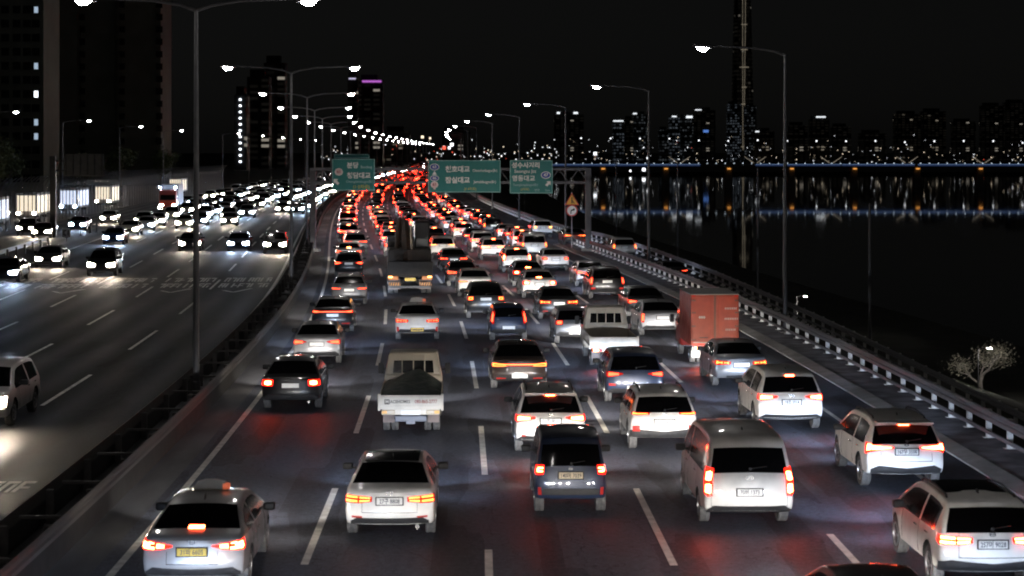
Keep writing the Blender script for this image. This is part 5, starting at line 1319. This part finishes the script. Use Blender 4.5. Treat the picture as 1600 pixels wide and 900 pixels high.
CROWN = mat('roof_sign_white', (.5, .5, .5), .5, emit=(.9, .95, 1), es=1.2); CROWNB = mat('roof_sign_blue', (.2, .3, .5), .5, emit=(.15, .35, 1), es=.6); CROWNP = mat('roof_sign_violet', (.5, .2, .5), .5, emit=(.62, .16, .75), es=.75)
def tower(x0, x1, top, dist, m, label, crown=None, depth=None, zb=-6):
    s = F / dist; X0, X1_ = (x0 - 800) / s, (x1 - 800) / s; Z = H - (top - HZ) / s; w = X1_ - X0; d = depth or max(12, w * .6)
    t = empty('tower_block', ((X0 + X1_) / 2, dist, zb)); tag(t, label, 'building', 'skyline across the river' if dist > 1400 else None)
    MB().box(-w / 2, w / 2, 0, d, 0, Z - zb).build('wall', m, t)
    MB().box(-w / 2 + w * .1, w / 2 - w * .25, d * .2, d * .8, Z - zb, Z - zb + 4).build('roof_plant', mat('roof_dark', (.02, .02, .02), .8), t)
    for cx0, cx1, cy0, cy1, cm in (crown or []):
        MB().box((cx0 - 800) / s - t.location.x, (cx1 - 800) / s - t.location.x, -.8, -.2, H - (cy1 - HZ) / s - zb, H - (cy0 - HZ) / s - zb).build('roof_sign', cm, t)
    return t
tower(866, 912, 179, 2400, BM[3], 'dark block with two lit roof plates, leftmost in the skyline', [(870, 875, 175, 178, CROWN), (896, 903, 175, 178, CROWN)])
tower(958, 975, 189, 2300, BM[0], 'pale lit office block left of the darker striped one', [(958, 974, 188, 190, CROWN)])
tower(976, 990, 186, 2500, BM[3], 'narrow dark block between two lit office blocks')
tower(990, 1012, 179, 2450, BM[2], 'dim striped office tower behind the second river-side lamp', [(989, 995, 176.5, 178.5, CROWN)])
tower(1030, 1045, 203, 2300, BM[2], 'low lit block left of the two bright office towers')
tower(1046, 1062, 184, 2300, BM[0], 'bright office tower with small lit top, left of a pair', [(1050, 1057, 181, 183, CROWN)])
tower(1063, 1083, 184, 2350, BM[2], 'striped office tower with bright roof plate, right of a pair', [(1072, 1082, 181, 184.5, CROWN)])
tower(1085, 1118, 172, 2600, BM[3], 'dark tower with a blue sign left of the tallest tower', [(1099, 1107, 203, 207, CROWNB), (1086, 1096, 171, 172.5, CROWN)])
tower(1137, 1158, 163, 2700, BM[0], 'lit office block standing before the tallest tower on its left')
tower(1164, 1182, 165, 2700, BM[2], 'dim office block standing before the tallest tower on its right')
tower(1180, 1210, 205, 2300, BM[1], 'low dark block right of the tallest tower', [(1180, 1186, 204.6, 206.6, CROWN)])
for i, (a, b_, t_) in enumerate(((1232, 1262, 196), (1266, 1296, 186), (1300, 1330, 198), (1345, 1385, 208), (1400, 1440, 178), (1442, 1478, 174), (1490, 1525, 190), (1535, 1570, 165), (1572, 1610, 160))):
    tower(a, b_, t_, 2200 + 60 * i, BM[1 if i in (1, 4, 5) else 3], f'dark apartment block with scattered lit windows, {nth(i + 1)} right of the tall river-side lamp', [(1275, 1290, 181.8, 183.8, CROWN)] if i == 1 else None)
# tallest tower: tapering shaft with two lit seams
D_ = 3400.; s = F / D_; lt = empty('skyscraper', ((1160 - 800) / s, D_, -6)); tag(lt, 'very tall tapering tower with two golden seams of light, cut by the top edge', 'skyscraper')
rows = []
for z in (0, 60, 150, 260, 380, 480, 555):
    w = lerp(19, 7, (z / 555) ** 1.3); r_c = w * .3
    rows.append([(sx * (w - (r_c if c_ else 0)), sy * (w - (0 if c_ else r_c)), z) for sx, sy, c_ in ((1, 1, 0), (1, 1, 1), (-1, 1, 1), (-1, 1, 0), (-1, -1, 0), (-1, -1, 1), (1, -1, 1), (1, -1, 0))])
MB().grid(rows, close=True).build('shaft', bmat('tower_windows', None, (1, .9, .75), 5, 7, .03, .07), lt)
SEAM = mat('golden_seam', (.5, .4, .2), .5, emit=(1, .86, .64), es=.17)
for sg in (-1, 1): MB().tube([(sg * .9 - 1.5, -27, 20), (sg * 2.4 + .2, -22, 250), (sg * 2.8 + 1.5, -15, 540)], .4, 5).build('light_seam', SEAM, lt)
for z, w in ((196, 6), (165, 8), (130, 4), (100, 5), (25, 6), (240, 5)): MB().box(-w, w, -27, -26.2, z, z + 1.4).build('light_bar', SEAM, lt)
# left side: dark apartment blocks with a few lit windows
WLIT = mat('lit_flat_window', (.5, .5, .5), .5, emit=(.62, .80, 1), es=.55); WLIT2 = mat('bright_flat_window', (.5, .5, .5), .5, emit=(.85, .93, 1), es=3.); WDRK = mat('dark_flat_window', (.006, .007, .008), .25)
WALLD = noisy('apartment_wall', (.085, .09, .072), (.11, .115, .095), .2, .9)
AD = 400.; as_ = F / AD
ap = empty('apartment_block', ((-120 - 800) / as_, AD, -.05)); tag(ap, 'dark apartment block at the left edge with a column of lit windows', 'building'); ax = ap.location.x
def apx(px): return (px - 800) / as_ - ax
def apz(py): return H - (py - HZ) / as_
MB().box(apx(-330), apx(68), 0, 14, 0, 62).build('wall', WALLD, ap)
for fl in range(20):
    z = 2.0 + fl * 2.93
    MB().box(apx(-330), apx(68), -.25, 0, z - .55, z - .40).build('floor_band', WALLD, ap)
    for px in (2, 20, 36, 50):
        w = 12 if px != 50 else 12
        py = HZ - (z + .9 - H) * as_
        lit = None
        if px == 50:
            for yy_, mm_ in ((10, WLIT), (97, WLIT), (142, WLIT2), (183, WLIT), (212, WLIT)):
                if abs(py - yy_) < 11: lit = mm_
        fr = MB().box(apx(px), apx(px + w), -.06, .02, z - .1, z + 1.5).build('window', WDRK, ap)
        if lit: MB().box(apx(px + 3.5), apx(px + 9.5), -.09, -.061, z, z + 1.3).build('lit_pane', lit, fr)
ap2 = empty('apartment_block', ((160 - 800) * 480 / F, 480, -.05)); tag(ap2, 'broad unlit apartment block behind the fence, right of the lit column', 'building')
s2 = F / 480
for a, b_, h_, dd in ((72, 120, 70, 0), (122, 180, 70, 3), (182, 250, 70, 1)):
    MB().box((a - 160) / s2, (b_ - 160) / s2, dd, 16, 0, h_).build('wall', WALLD, ap2)
for px in (124, 186, 244):
    for fl in range(20):
        MB().box((px - 160) / s2, (px + 9 - 160) / s2, -.08, .9 if px > 240 else .02, 4 + fl * 3.1, 5.6 + fl * 3.1).build('window', WDRK, ap2)
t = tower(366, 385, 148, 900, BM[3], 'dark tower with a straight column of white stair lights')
s = F / 900
for i in range(11):
    py = 155.5 + i * 9.7; MB().box(-.5, .5, -.6, -.1, H - (py - HZ) / s + 5.6, H - (py - HZ) / s + 6.4).build('stair_light', mat('stair_light', (.5, .5, .5), .5, emit=(.85, .92, 1), es=4), t)
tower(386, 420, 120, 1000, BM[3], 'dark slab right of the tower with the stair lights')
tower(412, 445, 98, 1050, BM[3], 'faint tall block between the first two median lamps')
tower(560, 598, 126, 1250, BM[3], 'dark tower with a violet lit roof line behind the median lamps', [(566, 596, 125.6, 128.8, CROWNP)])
tower(543, 559, 122, 1300, BM[3], 'slim dark tower with a small pale roof plate left of the violet one', [(545, 556, 121.6, 124.2, mat('roof_sign_lilac', (.5, .4, .5), .5, emit=(.7, .65, .9), es=.7))])
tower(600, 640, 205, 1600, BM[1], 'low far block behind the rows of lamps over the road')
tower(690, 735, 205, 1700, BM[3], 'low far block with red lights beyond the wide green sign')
# countless small lights of the far shore
g = MB(); mi = []; rr = random.Random(9)
cm_ = [mat('far_light_white', (.5, .5, .5), .5, emit=(.92, .95, 1), es=2.2), mat('far_light_warm', (.5, .5, .5), .5, emit=(1, .82, .6), es=1.6), mat('far_light_red', (.5, .1, .1), .5, emit=(1, .12, .06), es=1.5)]
def dot(px, py, d, sz, mi_):
    s = F / d; X = (px - 800) / s; Z = H - (py - HZ) / s; q = sz / s / 2; g.box(X - q, X + q, d, d + .5, Z - q, Z + q); mi.extend([mi_] * 6)
for i in range(170):
    px = rr.uniform(870, 1610); dot(px, 256 - abs(rr.gauss(0, 1)) * 17 - 3, rr.uniform(1480, 2100), rr.choice([.5, .6, .8, 1.1]), rr.choices([0, 1, 2], [6, 5, .5])[0])
for i in range(17): dot(1228 + i * 46 - 320, 217 + i * .35 + rr.uniform(-1.5, 1.5), 1500, 2.0, 0)
for i in range(150):
    px = rr.uniform(500, 870); dot(px, 250 - abs(rr.gauss(0, 1)) * 12, rr.uniform(1450, 2000), rr.choice([.9, 1.1, 1.5]), rr.choices([0, 1, 2], [6, 4, 1])[0])
for px, py, sz, c_ in ((706, 226, 5, 0), (702, 231, 4, 0), (660, 214, 4, 1), (672, 216, 3, 1), (694, 231, 5, 2), (1006, 265, 5, 0), (985, 267, 3, 0), (930, 240, 5, 0), (1012, 247, 3, 0), (1040, 262, 3, 0)): dot(px, py, 1440, sz, c_)
me = g.mesh('city_lights', cm_, 0); me.polygons.foreach_set('material_index', mi); tag(link('city_lights', me), 'scattered small lights of the far shore', 'lights', kind='stuff')
